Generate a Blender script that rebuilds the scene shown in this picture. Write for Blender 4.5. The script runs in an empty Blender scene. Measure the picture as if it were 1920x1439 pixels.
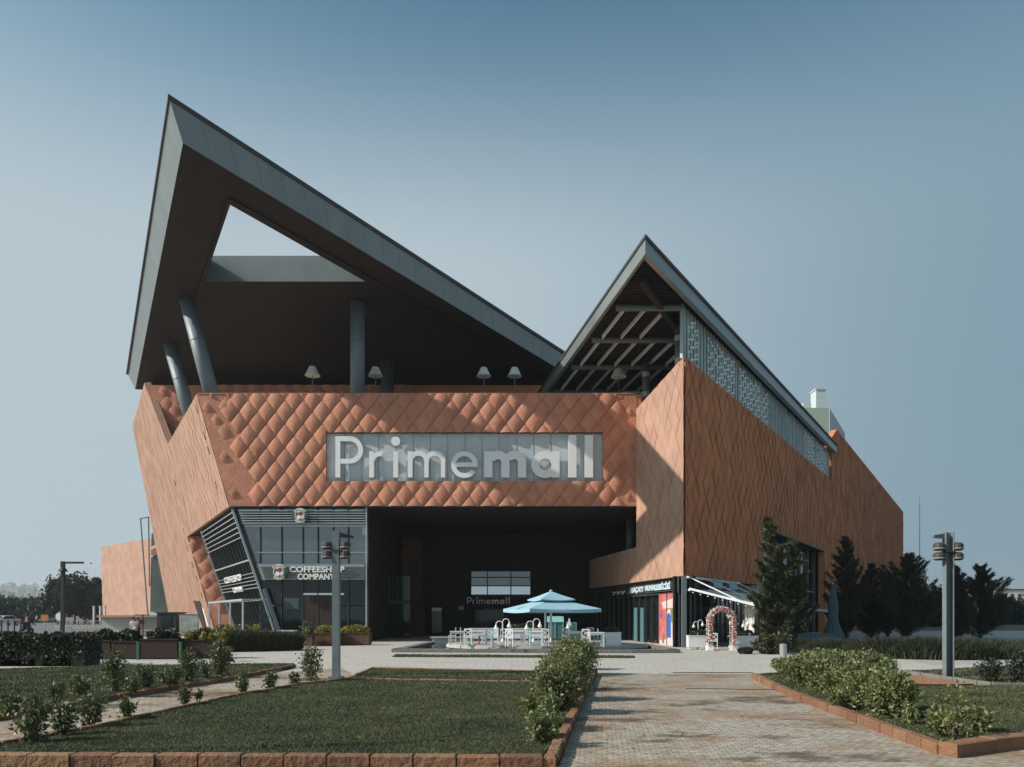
import bpy, bmesh, math, random
import numpy as np
from mathutils import Vector, Matrix
from math import radians as R, sin, cos, pi, sqrt

# ------------------------------------------------------------------ camera
scene = bpy.context.scene
COL = scene.collection
F = 1400.0; HY = 1152.0; CH = 1.65           # focal length in photo pixels, horizon row, eye height
cam_d = bpy.data.cameras.new('camera'); cam = bpy.data.objects.new('camera', cam_d); COL.objects.link(cam)
cam_d.sensor_width = 36.0; cam_d.lens = 36.0*F/1920.0
cam_d.shift_y = (HY-719.5)/1920.0
cam_d.clip_start = 0.1; cam_d.clip_end = 9000
cam.location = (0, 0, CH); cam.rotation_euler = (R(90), 0, 0)
scene.camera = cam
# ------------------------------------------------------------------ light
SUN_EL = R(33.6); SUN_AZ = R(13)              # azimuth measured from -X towards -Y
world = bpy.data.worlds.new('World'); scene.world = world; world.use_nodes = True
nt = world.node_tree; nt.nodes.clear()
sky = nt.nodes.new('ShaderNodeTexSky'); sky.sky_type = 'NISHITA'; sky.sun_disc = False
sky.sun_elevation = SUN_EL; sky.sun_rotation = R(257)
sky.altitude = 600; sky.air_density = 1.0; sky.dust_density = 3.2; sky.ozone_density = 1.2
bgn = nt.nodes.new('ShaderNodeBackground'); bgn.inputs[1].default_value = 0.13
out = nt.nodes.new('ShaderNodeOutputWorld')
tint = nt.nodes.new('ShaderNodeMix'); tint.data_type = 'RGBA'; tint.blend_type = 'MULTIPLY'; tint.inputs[0].default_value = 1.0; tint.inputs[7].default_value = (0.68, 1.02, 0.92, 1)
# pale summer haze low in the sky, thicker towards the sun's side
sgm = nt.nodes.new('ShaderNodeNewGeometry'); svm = nt.nodes.new('ShaderNodeVectorMath'); svm.operation = 'DOT_PRODUCT'
svm.inputs[1].default_value = (0.02, 0.0, -1.0)
srm = nt.nodes.new('ShaderNodeMapRange'); srm.interpolation_type = 'SMOOTHSTEP'
srm.inputs[1].default_value = 0.40; srm.inputs[2].default_value = 0.66; srm.inputs[3].default_value = 1.0; srm.inputs[4].default_value = 0.0
smx = nt.nodes.new('ShaderNodeMix'); smx.data_type = 'RGBA'; SK = 0.13
hsx = nt.nodes.new('ShaderNodeVectorMath'); hsx.operation = 'DOT_PRODUCT'; hsx.inputs[1].default_value = (-1.0, 0.0, 0.0)
hsr = nt.nodes.new('ShaderNodeMapRange'); hsr.interpolation_type = 'SMOOTHSTEP'; hsr.inputs[1].default_value = -0.15; hsr.inputs[2].default_value = 0.62
hmx = nt.nodes.new('ShaderNodeMix'); hmx.data_type = 'RGBA'; hmx.inputs[6].default_value = (0.43/SK, 0.52/SK, 0.575/SK, 1); hmx.inputs[7].default_value = (0.20/SK, 0.31/SK, 0.385/SK, 1)
nt.links.new(sgm.outputs['Incoming'], hsx.inputs[0]); nt.links.new(hsx.outputs['Value'], hsr.inputs[0]); nt.links.new(hsr.outputs[0], hmx.inputs[0]); nt.links.new(hmx.outputs[2], smx.inputs[7])
nt.links.new(sgm.outputs['Incoming'], svm.inputs[0]); nt.links.new(svm.outputs['Value'], srm.inputs[0]); nt.links.new(srm.outputs[0], smx.inputs[0])
nt.links.new(sky.outputs[0], tint.inputs[6]); nt.links.new(tint.outputs[2], smx.inputs[6]); nt.links.new(smx.outputs[2], bgn.inputs[0]); nt.links.new(bgn.outputs[0], out.inputs[0])
sd = bpy.data.lights.new('sun', 'SUN'); sun = bpy.data.objects.new('sun', sd); COL.objects.link(sun)
sd.energy = 4.9; sd.angle = R(0.55); sd.color = (1.0, 0.92, 0.83)
tosun = Vector((-cos(SUN_AZ)*cos(SUN_EL), -sin(SUN_AZ)*cos(SUN_EL), sin(SUN_EL)))
sun.rotation_euler = tosun.to_track_quat('Z', 'Y').to_euler()
sun.location = tosun*80
scene.view_settings.view_transform = 'Standard'; scene.view_settings.look = 'None'
scene.view_settings.gamma = 1.0; scene.view_settings.exposure = 0.10
scene.render.engine = 'CYCLES'
scene.cycles.max_bounces = 6; scene.cycles.transparent_max_bounces = 12
scene.cycles.use_denoising = True
scene.cycles.volume_bounces = 0

# ------------------------------------------------------------------ geometry from the surveyed view
def ray(px, py): return Vector(((px-960)/F, 1.0, (HY-py)/F))
def PY(px, py, Y): r = ray(px, py); return Vector((r.x*Y, Y, CH+r.z*Y))
def PZ(px, py, z): r = ray(px, py); t = (z-CH)/r.z; return Vector((r.x*t, t, z))
def G(px, py, z=0.0): return PZ(px, py, z)
def PP(px, py, p0, n):
    r = ray(px, py); o = Vector((0, 0, CH)); t = (Vector(p0)-o).dot(n)/r.dot(n); return o+r*t

# ------------------------------------------------------------------ materials
def mat(name, col, rough=0.7, metal=0.0, var=0.0, scale=2.0, bump=0.0, bscale=20.0, col2=None, island=0.0,
        spec=0.5, ior=None, streak=None, detail=4, stretch=None, sub=0.0):
    m = bpy.data.materials.new(name); m.use_nodes = True; t = m.node_tree; N = t.nodes; L = t.links
    b = N['Principled BSDF']; b.inputs['Roughness'].default_value = rough; b.inputs['Metallic'].default_value = metal
    b.inputs['Specular IOR Level'].default_value = spec
    if ior: b.inputs['IOR'].default_value = ior
    c = (*col, 1); b.inputs['Base Color'].default_value = c
    tc = N.new('ShaderNodeTexCoord'); src = None; vec = tc.outputs['Object']
    if stretch:
        mp = N.new('ShaderNodeMapping'); mp.inputs['Scale'].default_value = stretch; L.new(vec, mp.inputs[0]); vec = mp.outputs[0]
    if var > 0 or col2:
        n = N.new('ShaderNodeTexNoise'); n.inputs['Scale'].default_value = scale; n.inputs['Detail'].default_value = detail
        n.inputs['Roughness'].default_value = 0.62
        L.new(vec, n.inputs['Vector'])
        r = N.new('ShaderNodeValToRGB'); L.new(n.outputs[0], r.inputs[0])
        r.color_ramp.elements[0].position = 0.3; r.color_ramp.elements[1].position = 0.7
        if col2: r.color_ramp.elements[0].color = (*col, 1); r.color_ramp.elements[1].color = (*col2, 1)
        else:
            r.color_ramp.elements[0].color = tuple(max(0, x*(1-var)) for x in col)+(1,)
            r.color_ramp.elements[1].color = tuple(min(1, x*(1+var)) for x in col)+(1,)
        src = r.outputs[0]
    if island > 0:
        g = N.new('ShaderNodeNewGeometry'); hs = N.new('ShaderNodeHueSaturation')
        mr = N.new('ShaderNodeMapRange'); mr.inputs[3].default_value = 1-island; mr.inputs[4].default_value = 1+island*1.3
        L.new(g.outputs['Random Per Island'], mr.inputs[0]); L.new(mr.outputs[0], hs.inputs['Value'])
        m2 = N.new('ShaderNodeMapRange'); m2.inputs[3].default_value = 0.5-island*0.05; m2.inputs[4].default_value = 0.5+island*0.035
        L.new(g.outputs['Random Per Island'], m2.inputs[0]); L.new(m2.outputs[0], hs.inputs['Hue'])
        if src: L.new(src, hs.inputs['Color'])
        else: hs.inputs['Color'].default_value = c
        src = hs.outputs[0]
    if streak:      # runs down a wall, weathering and painted light streaks: (colour, amount, vertical squash)
        mp = N.new('ShaderNodeMapping'); mp.inputs['Scale'].default_value = (1.5, 1.5, streak[2]); L.new(tc.outputs['Object'], mp.inputs[0])
        n = N.new('ShaderNodeTexNoise'); n.inputs['Scale'].default_value = 1.0; n.inputs['Detail'].default_value = 5; L.new(mp.outputs[0], n.inputs['Vector'])
        r = N.new('ShaderNodeValToRGB'); r.color_ramp.elements[0].position = 0.45; r.color_ramp.elements[1].position = 0.75
        r.color_ramp.elements[0].color = (0, 0, 0, 1); r.color_ramp.elements[1].color = (streak[1],)*3+(1,)
        L.new(n.outputs[0], r.inputs[0])
        mx = N.new('ShaderNodeMix'); mx.data_type = 'RGBA'; L.new(r.outputs[0], mx.inputs[0])
        if src: L.new(src, mx.inputs[6])
        else: mx.inputs[6].default_value = c
        mx.inputs[7].default_value = (*streak[0], 1); src = mx.outputs[2]
    if src: L.new(src, b.inputs['Base Color'])
    if bump > 0:
        n = N.new('ShaderNodeTexNoise'); n.inputs['Scale'].default_value = bscale; n.inputs['Detail'].default_value = 5
        L.new(tc.outputs['Object'], n.inputs['Vector'])
        bp = N.new('ShaderNodeBump'); bp.inputs['Strength'].default_value = bump; bp.inputs['Distance'].default_value = 0.05
        L.new(n.outputs[0], bp.inputs['Height']); L.new(bp.outputs[0], b.inputs['Normal'])
    if sub > 0:
        b.inputs['Transmission Weight'].default_value = 0.0
    return m

def leafmat(name, col, island=0.45, trans=0.25, rough=0.55, col2=None, scale=1.3):
    m = mat(name, col, rough=rough, island=island, var=0.25, scale=scale, col2=col2, detail=6)
    N = m.node_tree.nodes; L = m.node_tree.links; b = N['Principled BSDF']; o = N['Material Output']
    tr = N.new('ShaderNodeBsdfTranslucent'); mx = N.new('ShaderNodeMixShader'); mx.inputs[0].default_value = trans
    s = b.inputs['Base Color'].links[0].from_socket
    L.new(s, tr.inputs[0]); L.new(b.outputs[0], mx.inputs[1]); L.new(tr.outputs[0], mx.inputs[2]); L.new(mx.outputs[0], o.inputs[0])
    return m

def pavermat(name, c1, c2, mortar, bw, bh, rot=0.0, dirt=(0.30, 0.16, 0.08), damt=0.5, bump=0.4, ms=0.012, stain_shade=0.0):
    m = bpy.data.materials.new(name); m.use_nodes = True; N = m.node_tree.nodes; L = m.node_tree.links; b = N['Principled BSDF']
    b.inputs['Roughness'].default_value = 0.85; b.inputs['Specular IOR Level'].default_value = 0.2
    tc = N.new('ShaderNodeTexCoord'); mp = N.new('ShaderNodeMapping'); mp.inputs['Rotation'].default_value = (0, 0, rot)
    L.new(tc.outputs['Object'], mp.inputs[0])
    br = N.new('ShaderNodeTexBrick'); br.inputs['Color1'].default_value = (*c1, 1); br.inputs['Color2'].default_value = (*c2, 1)
    br.inputs['Mortar'].default_value = (*mortar, 1); br.inputs['Scale'].default_value = 1.0
    br.inputs['Brick Width'].default_value = bw; br.inputs['Row Height'].default_value = bh; br.inputs['Mortar Size'].default_value = ms
    br.inputs['Mortar Smooth'].default_value = 0.2; br.inputs['Bias'].default_value = 0.0
    L.new(mp.outputs[0], br.inputs[0])
    n = N.new('ShaderNodeTexNoise'); n.inputs['Scale'].default_value = 0.55; n.inputs['Detail'].default_value = 8; n.inputs['Roughness'].default_value = 0.65
    mp2 = N.new('ShaderNodeMapping'); mp2.inputs['Scale'].default_value = (0.8, 1.3, 1); L.new(tc.outputs['Object'], mp2.inputs[0]); L.new(mp2.outputs[0], n.inputs['Vector'])
    r = N.new('ShaderNodeValToRGB'); r.color_ramp.elements[0].position = 0.46; r.color_ramp.elements[1].position = 0.66
    r.color_ramp.elements[0].color = (0, 0, 0, 1); r.color_ramp.elements[1].color = (damt,)*3+(1,)
    L.new(n.outputs[0], r.inputs[0])
    mx = N.new('ShaderNodeMix'); mx.data_type = 'RGBA'; L.new(r.outputs[0], mx.inputs[0]); L.new(br.outputs[0], mx.inputs[6]); mx.inputs[7].default_value = (*dirt, 1)
    if stain_shade > 0:     # damp and oily patches with ragged edges, also painted-in shrub shade on the path
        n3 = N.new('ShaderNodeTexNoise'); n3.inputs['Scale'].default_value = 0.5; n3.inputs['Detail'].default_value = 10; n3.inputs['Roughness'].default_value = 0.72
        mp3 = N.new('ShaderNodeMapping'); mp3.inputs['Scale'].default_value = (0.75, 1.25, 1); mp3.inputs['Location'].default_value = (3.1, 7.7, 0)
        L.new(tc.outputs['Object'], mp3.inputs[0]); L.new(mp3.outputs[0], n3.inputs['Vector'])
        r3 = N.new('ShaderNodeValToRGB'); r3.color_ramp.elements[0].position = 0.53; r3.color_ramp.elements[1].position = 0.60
        r3.color_ramp.elements[0].color = (0, 0, 0, 1); r3.color_ramp.elements[1].color = (stain_shade,)*3+(1,); L.new(n3.outputs[0], r3.inputs[0])
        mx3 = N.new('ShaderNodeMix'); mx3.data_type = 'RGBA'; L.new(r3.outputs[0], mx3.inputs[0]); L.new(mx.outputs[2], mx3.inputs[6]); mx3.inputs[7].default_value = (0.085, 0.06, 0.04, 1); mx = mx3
    n2 = N.new('ShaderNodeTexNoise'); n2.inputs['Scale'].default_value = 9; n2.inputs['Detail'].default_value = 6; L.new(tc.outputs['Object'], n2.inputs['Vector'])
    mr = N.new('ShaderNodeMapRange'); mr.inputs[1].default_value = 0.3; mr.inputs[2].default_value = 0.7; mr.inputs[3].default_value = 0.72; mr.inputs[4].default_value = 1.2
    L.new(n2.outputs[0], mr.inputs[0])
    hs = N.new('ShaderNodeHueSaturation'); L.new(mr.outputs[0], hs.inputs['Value']); L.new(mx.outputs[2], hs.inputs['Color']); L.new(hs.outputs[0], b.inputs['Base Color'])
    bp = N.new('ShaderNodeBump'); bp.inputs['Strength'].default_value = bump; bp.inputs['Distance'].default_value = 0.02
    inv = N.new('ShaderNodeMath'); inv.operation = 'MULTIPLY_ADD'; inv.inputs[1].default_value = -1.0
    L.new(br.outputs['Fac'], inv.inputs[0]); L.new(n2.outputs[0], inv.inputs[2])
    L.new(inv.outputs[0], bp.inputs['Height']); L.new(bp.outputs[0], b.inputs['Normal'])
    return m

TC = (0.52, 0.235, 0.152)
M = {}
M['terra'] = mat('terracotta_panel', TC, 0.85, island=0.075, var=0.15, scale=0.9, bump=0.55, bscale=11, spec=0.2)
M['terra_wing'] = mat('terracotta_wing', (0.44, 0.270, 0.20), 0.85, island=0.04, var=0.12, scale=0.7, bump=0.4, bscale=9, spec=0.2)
M['terra_side'] = mat('terracotta_side', (0.55, 0.20, 0.095), 0.85, island=0.06, var=0.14, scale=0.6, bump=0.4, bscale=9, spec=0.2, streak=((0.55, 0.24, 0.09), 0.55, 0.12))  # paler runs paint reflected light streaks into this unlit wall
M['zinc'] = mat('zinc_fascia', (0.165, 0.19, 0.185), 0.33, ior=2.0, metal=0.0, var=0.16, scale=0.7, stretch=(1, 1, 0.3))
M['zinc_dark'] = mat('dark_flashing', (0.05, 0.045, 0.045), 0.6)
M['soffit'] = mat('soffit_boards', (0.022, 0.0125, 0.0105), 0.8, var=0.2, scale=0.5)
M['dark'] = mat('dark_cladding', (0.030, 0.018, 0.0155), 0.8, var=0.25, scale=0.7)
M['rust'] = mat('rusty_cladding', (0.07, 0.028, 0.016), 0.8, var=0.35, scale=1.0, streak=((0.12, 0.05, 0.025), 0.6, 0.3))
M['colblue'] = mat('column_paint', (0.16, 0.21, 0.235), 0.5, var=0.08, scale=1.5)
M['coldark'] = mat('dark_column_paint', (0.12, 0.13, 0.14), 0.4)
M['signpanel'] = mat('sign_panel', (0.50, 0.545, 0.56), 0.6, var=0.10, scale=1.2)
M['letter'] = mat('letter_white', (0.84, 0.84, 0.83), 0.55)
M['white'] = mat('white_paint', (0.74, 0.75, 0.75), 0.5, var=0.04, scale=3)
M['cream'] = mat('cream_cloth', (0.68, 0.66, 0.60), 0.9, var=0.08, scale=3)
M['teal'] = mat('teal_paint', (0.22, 0.46, 0.48), 0.55, var=0.06, scale=3)
M['tealdark'] = mat('teal_dark', (0.07, 0.17, 0.18), 0.6)
M['redpaint'] = mat('red_cushion', (0.55, 0.10, 0.10), 0.8, var=0.1)
M['canvas'] = mat('blue_canvas', (0.30, 0.50, 0.60), 0.85, var=0.05, scale=2, bump=0.1, bscale=15)
M['canvas_dark'] = mat('grey_blue_canvas', (0.055, 0.09, 0.105), 0.9, var=0.15)
M['glass'] = mat('blue_tinted_glass', (0.035, 0.065, 0.085), 0.06, ior=2.0, spec=0.7)
M['glassdark'] = mat('dark_glass', (0.012, 0.018, 0.020), 0.05, ior=1.45)
M['glassgreen'] = mat('green_glass', (0.10, 0.12, 0.10), 0.15, ior=1.5, var=0.3, scale=0.4)
M['mirror'] = mat('reflective_glass', (0.66, 0.72, 0.74), 0.05, metal=0.85)
M['frame'] = mat('dark_frame', (0.035, 0.04, 0.04), 0.5)
M['alu'] = mat('aluminium', (0.42, 0.46, 0.47), 0.4, metal=0.3)
M['alugrey'] = mat('grey_aluminium', (0.16, 0.19, 0.20), 0.45, metal=0.3)
M['band'] = mat('light_band', (0.50, 0.56, 0.56), 0.6, var=0.06)
M['screen'] = mat('perforated_screen', (0.36, 0.43, 0.43), 0.5, metal=0.2, var=0.2, scale=0.6)
M['post'] = mat('grey_post_paint', (0.16, 0.19, 0.20), 0.45, var=0.15, scale=3)
M['lampdark'] = mat('dark_lamp_housing', (0.055, 0.048, 0.045), 0.5, var=0.2, scale=8)
M['lamprim'] = mat('lamp_rim', (0.26, 0.23, 0.21), 0.4)
M['black'] = mat('black_metal', (0.015, 0.016, 0.018), 0.5)
M['steel'] = mat('brushed_steel', (0.48, 0.48, 0.47), 0.35, metal=0.7)
M['soil'] = mat('soil', (0.09, 0.06, 0.04), 0.95, var=0.4, scale=3, bump=0.6, bscale=8)
M['lawn'] = mat('lawn_soil', (0.020, 0.025, 0.012), 0.95, var=0.5, scale=1.4, bump=0.6, bscale=12)
M['grass'] = leafmat('grass_blades', (0.032, 0.056, 0.019), 0.7, 0.2, 0.6, (0.125, 0.125, 0.050), 0.8)
M['grass_dry'] = leafmat('reed_grass', (0.036, 0.044, 0.021), 0.45, 0.2, 0.7)
M['leaf'] = leafmat('shrub_leaf', (0.155, 0.175, 0.068), 0.55, 0.25, 0.45)
M['leafyoung'] = leafmat('young_leaf', (0.105, 0.125, 0.050), 0.5, 0.25, 0.5)
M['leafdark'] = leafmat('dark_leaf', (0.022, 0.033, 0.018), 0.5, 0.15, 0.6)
M['leafhedge'] = leafmat('hedge_leaf', (0.040, 0.050, 0.024), 0.6, 0.15, 0.6)
M['leafyellow'] = leafmat('yellow_leaf', (0.26, 0.24, 0.05), 0.5, 0.25, 0.6)
M['conifer'] = leafmat('conifer_needles', (0.050, 0.056, 0.024), 0.5, 0.1, 0.7)
M['cypress'] = leafmat('dark_conifer_needles', (0.027, 0.032, 0.015), 0.5, 0.1, 0.7)
M['bark'] = mat('bark', (0.10, 0.07, 0.05), 0.9, var=0.3, scale=6, bump=0.5, bscale=25)
M['punch'] = mat('punched_pale', (0.90, 0.92, 0.92), 0.6)
M['flower'] = leafmat('pink_flower', (0.50, 0.16, 0.17), 0.5, 0.2, 0.7)
M['brickkerb'] = mat('terracotta_kerb', (0.25, 0.112, 0.055), 0.85, col2=(0.15, 0.09, 0.055), scale=2.2, bump=0.7, bscale=14, island=0.22)
M['stonekerb'] = mat('grey_stone_kerb', (0.17, 0.165, 0.155), 0.8, var=0.2, scale=3, bump=0.4)
M['plaza'] = pavermat('plaza_paving', (0.50, 0.485, 0.455), (0.45, 0.435, 0.405), (0.33, 0.31, 0.29), 0.4, 0.2, 0.0, (0.36, 0.27, 0.19), 0.30, 0.2)
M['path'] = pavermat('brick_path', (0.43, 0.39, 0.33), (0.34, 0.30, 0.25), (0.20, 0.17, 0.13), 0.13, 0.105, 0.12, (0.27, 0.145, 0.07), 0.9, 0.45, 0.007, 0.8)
M['pathrust'] = pavermat('red_paver_strip', (0.42, 0.20, 0.11), (0.36, 0.17, 0.09), (0.2, 0.12, 0.08), 0.2, 0.1, 0.3, (0.25, 0.13, 0.07), 0.4, 0.4)
M['asphalt'] = mat('asphalt', (0.12, 0.13, 0.14), 0.9, var=0.15, scale=1.5)
M['sidewalk'] = mat('sidewalk', (0.36, 0.35, 0.33), 0.9, var=0.12, scale=0.8)
M['earth'] = mat('dry_ground', (0.075, 0.075, 0.045), 0.95, col2=(0.13, 0.11, 0.075), scale=0.15)
M['water'] = mat('pool_water', (0.010, 0.045, 0.055), 0.04, ior=1.33)
M['deckstone'] = mat('pale_stone_deck', (0.46, 0.44, 0.40), 0.8, var=0.1, scale=2)
M['woodbox'] = mat('rust_planter', (0.035, 0.016, 0.011), 0.8, var=0.3, scale=2)
M['corten'] = mat('corten_planter', (0.11, 0.045, 0.025), 0.8, var=0.35, scale=2)
M['greenpost'] = mat('green_post', (0.035, 0.13, 0.085), 0.6)
M['signgreen'] = mat('sign_green', (0.03, 0.11, 0.065), 0.5)
M['signbrown'] = mat('sign_brown', (0.20, 0.07, 0.035), 0.5)
M['signwhite'] = mat('sign_white', (0.84, 0.85, 0.82), 0.5)
M['signblue'] = mat('sign_pale_blue', (0.55, 0.68, 0.76), 0.5)
M['skin'] = mat('skin', (0.42, 0.25, 0.18), 0.6)
M['clothdark'] = mat('dark_cloth', (0.02, 0.02, 0.03), 0.9)
M['clothpale'] = mat('pale_cloth', (0.55, 0.57, 0.58), 0.9)
M['clothred'] = mat('red_cloth', (0.30, 0.05, 0.04), 0.9)
M['hair'] = mat('hair', (0.02, 0.014, 0.01), 0.7)
M['orange'] = mat('orange_sign', (0.55, 0.18, 0.05), 0.6)
M['concrete'] = mat('pale_concrete', (0.40, 0.40, 0.39), 0.85, var=0.12, scale=0.6)
M['greenwall'] = mat('pale_green_render', (0.30, 0.42, 0.36), 0.8, var=0.05)
M['palewall'] = mat('pale_blue_render', (0.50, 0.56, 0.57), 0.8, var=0.05)
M['mred'] = mat('mural_red', (0.50, 0.075, 0.075), 0.5, col2=(0.60, 0.22, 0.22), scale=1.6, detail=6)
M['mblue'] = mat('mural_blue', (0.04, 0.13, 0.50), 0.5)
M['mwhite'] = mat('mural_white', (0.66, 0.55, 0.52), 0.5, var=0.1)
M['mgreen'] = mat('mural_green', (0.12, 0.20, 0.05), 0.6, col2=(0.30, 0.20, 0.06), scale=9)
M['tyre'] = mat('tyre', (0.015, 0.015, 0.015), 0.8)
M['carwhite'] = mat('car_white', (0.6, 0.62, 0.64), 0.3, spec=0.6)
M['cardark'] = mat('car_dark', (0.05, 0.06, 0.08), 0.3, spec=0.6)
M['carred'] = mat('car_red', (0.35, 0.05, 0.04), 0.3, spec=0.6)

# ------------------------------------------------------------------ object helpers
def tag(o, label=None, cat=None, group=None, kind=None):
    if label: o['label'] = label
    if cat: o['category'] = cat
    if group: o['group'] = group
    if kind: o['kind'] = kind
    return o
def empty(name, loc=(0, 0, 0), rz=0.0, label=None, cat=None, group=None):
    o = bpy.data.objects.new(name, None); COL.objects.link(o); o.location = loc; o.rotation_euler = (0, 0, rz); o.empty_display_size = 0.3
    return tag(o, label, cat, group)
KIDS = {}
def link(o, parent):
    COL.objects.link(o)
    if parent is not None:
        o.parent = parent; KIDS.setdefault(parent.name, []).append(o)
    return o
def dup(o, parent=None, loc=None, rz=None, sc=None, label=None, group=None):
    c = o.copy(); COL.objects.link(c); c.parent = parent
    if parent is not None: KIDS.setdefault(parent.name, []).append(c)
    for k in list(KIDS.get(o.name, [])): dup(k, c)
    if loc is not None: c.location = loc
    if rz is not None: c.rotation_euler = (0, 0, rz)
    if sc is not None: c.scale = (sc, sc, sc) if not hasattr(sc, '__len__') else sc
    if label: c['label'] = label
    if group: c['group'] = group
    return c

class MB:
    def __init__(s): s.v = []; s.f = []
    def add(s, vs, fs):
        o = len(s.v); s.v += [tuple(p) for p in vs]; s.f += [tuple(i+o for i in f) for f in fs]; return s
    def box(s, x0, x1, y0, y1, z0, z1):
        return s.add([(x0,y0,z0),(x1,y0,z0),(x1,y1,z0),(x0,y1,z0),(x0,y0,z1),(x1,y0,z1),(x1,y1,z1),(x0,y1,z1)],
                     [(0,3,2,1),(4,5,6,7),(0,1,5,4),(1,2,6,5),(2,3,7,6),(3,0,4,7)])
    def obox(s, o, a, b, c):       # corner + three edge vectors
        o, a, b, c = map(Vector, (o, a, b, c))
        vs = [o, o+a, o+a+b, o+b, o+c, o+a+c, o+a+b+c, o+b+c]
        f = [(0,3,2,1),(4,5,6,7),(0,1,5,4),(1,2,6,5),(2,3,7,6),(3,0,4,7)]
        if a.cross(b).dot(c) < 0: f = [tuple(reversed(q)) for q in f]
        return s.add(vs, f)
    def bar(s, p0, p1, w, h, up=(0, 0, 1)):   # rectangular bar centred on a line
        p0, p1 = Vector(p0), Vector(p1); d = (p1-p0).normalized(); u = Vector(up)
        if abs(d.dot(u)) > 0.98: u = Vector((0, 1, 0))
        a = d.cross(u).normalized()*w; c = a.cross(d).normalized()*h
        return s.obox(p0-a/2-c/2, p1-p0, a, c)
    def prism(s, pts, ext):
        pts = [Vector(p) for p in pts]; e = Vector(ext); n = len(pts)
        nrm = Vector((0, 0, 0))
        for i in range(n): nrm += pts[i].cross(pts[(i+1) % n])
        f = [tuple(range(n)), tuple(reversed(range(n, 2*n)))]+[(i, n+i, n+(i+1) % n, (i+1) % n) for i in range(n)]
        if nrm.dot(e) > 0: f = [tuple(reversed(q)) for q in f]
        return s.add(pts+[p+e for p in pts], f)
    def poly(s, pts): return s.add(pts, [tuple(range(len(pts)))])
    def tube(s, p0, p1, r0, r1=None, n=10, caps=True):
        r1 = r0 if r1 is None else r1; p0, p1 = Vector(p0), Vector(p1); d = (p1-p0).normalized()
        u = Vector((0, 0, 1)) if abs(d.z) < 0.9 else Vector((1, 0, 0)); a = d.cross(u).normalized(); b = d.cross(a)
        vs = []
        for p, r in ((p0, r0), (p1, r1)):
            for i in range(n): t = 2*pi*i/n; vs.append(p+a*cos(t)*r+b*sin(t)*r)
        fs = [(i, n+i, n+(i+1) % n, (i+1) % n) for i in range(n)]
        if caps: fs += [tuple(range(n)), tuple(reversed(range(n, 2*n)))]
        return s.add(vs, fs)
    def pipe(s, pts, r, n=8):
        for i in range(len(pts)-1):
            ra = r[i] if hasattr(r, '__len__') else r; rb = r[i+1] if hasattr(r, '__len__') else r
            s.tube(pts[i], pts[i+1], ra, rb, n)
        return s
    def lathe(s, c, prof, n=14):    # prof: (radius, z)
        c = Vector(c); vs = []
        for r, z in prof:
            for i in range(n): t = 2*pi*i/n; vs.append(c+Vector((cos(t)*r, sin(t)*r, z)))
        fs = []
        for k in range(len(prof)-1):
            for i in range(n): j = (i+1) % n; fs.append((k*n+i, k*n+j, (k+1)*n+j, (k+1)*n+i))
        fs += [tuple(reversed(range(n))), tuple(range((len(prof)-1)*n, len(prof)*n))]
        return s.add(vs, fs)
    def build(s, name, m, parent=None, smooth=False, **kw):
        me = bpy.data.meshes.new(name); me.from_pydata(s.v, [], s.f); me.materials.append(M[m] if isinstance(m, str) else m)
        if smooth: me.polygons.foreach_set('use_smooth', [True]*len(me.polygons))
        me.update(); o = bpy.data.objects.new(name, me); link(o, parent)
        return tag(o, **kw)

def npmesh(name, verts, k, m, parent=None, smooth=False, **kw):   # verts (N*k,3): N separate k-gons
    n = len(verts)//k; me = bpy.data.meshes.new(name)
    me.vertices.add(n*k); me.vertices.foreach_set('co', np.asarray(verts, dtype=np.float32).ravel())
    me.loops.add(n*k); me.loops.foreach_set('vertex_index', np.arange(n*k, dtype=np.int32))
    me.polygons.add(n); me.polygons.foreach_set('loop_start', np.arange(0, n*k, k, dtype=np.int32))
    try: me.polygons.foreach_set('loop_total', np.full(n, k, dtype=np.int32))
    except Exception: pass
    me.update(calc_edges=True); me.validate()
    me.materials.append(M[m] if isinstance(m, str) else m)
    o = bpy.data.objects.new(name, me); link(o, parent)
    return tag(o, **kw)

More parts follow.
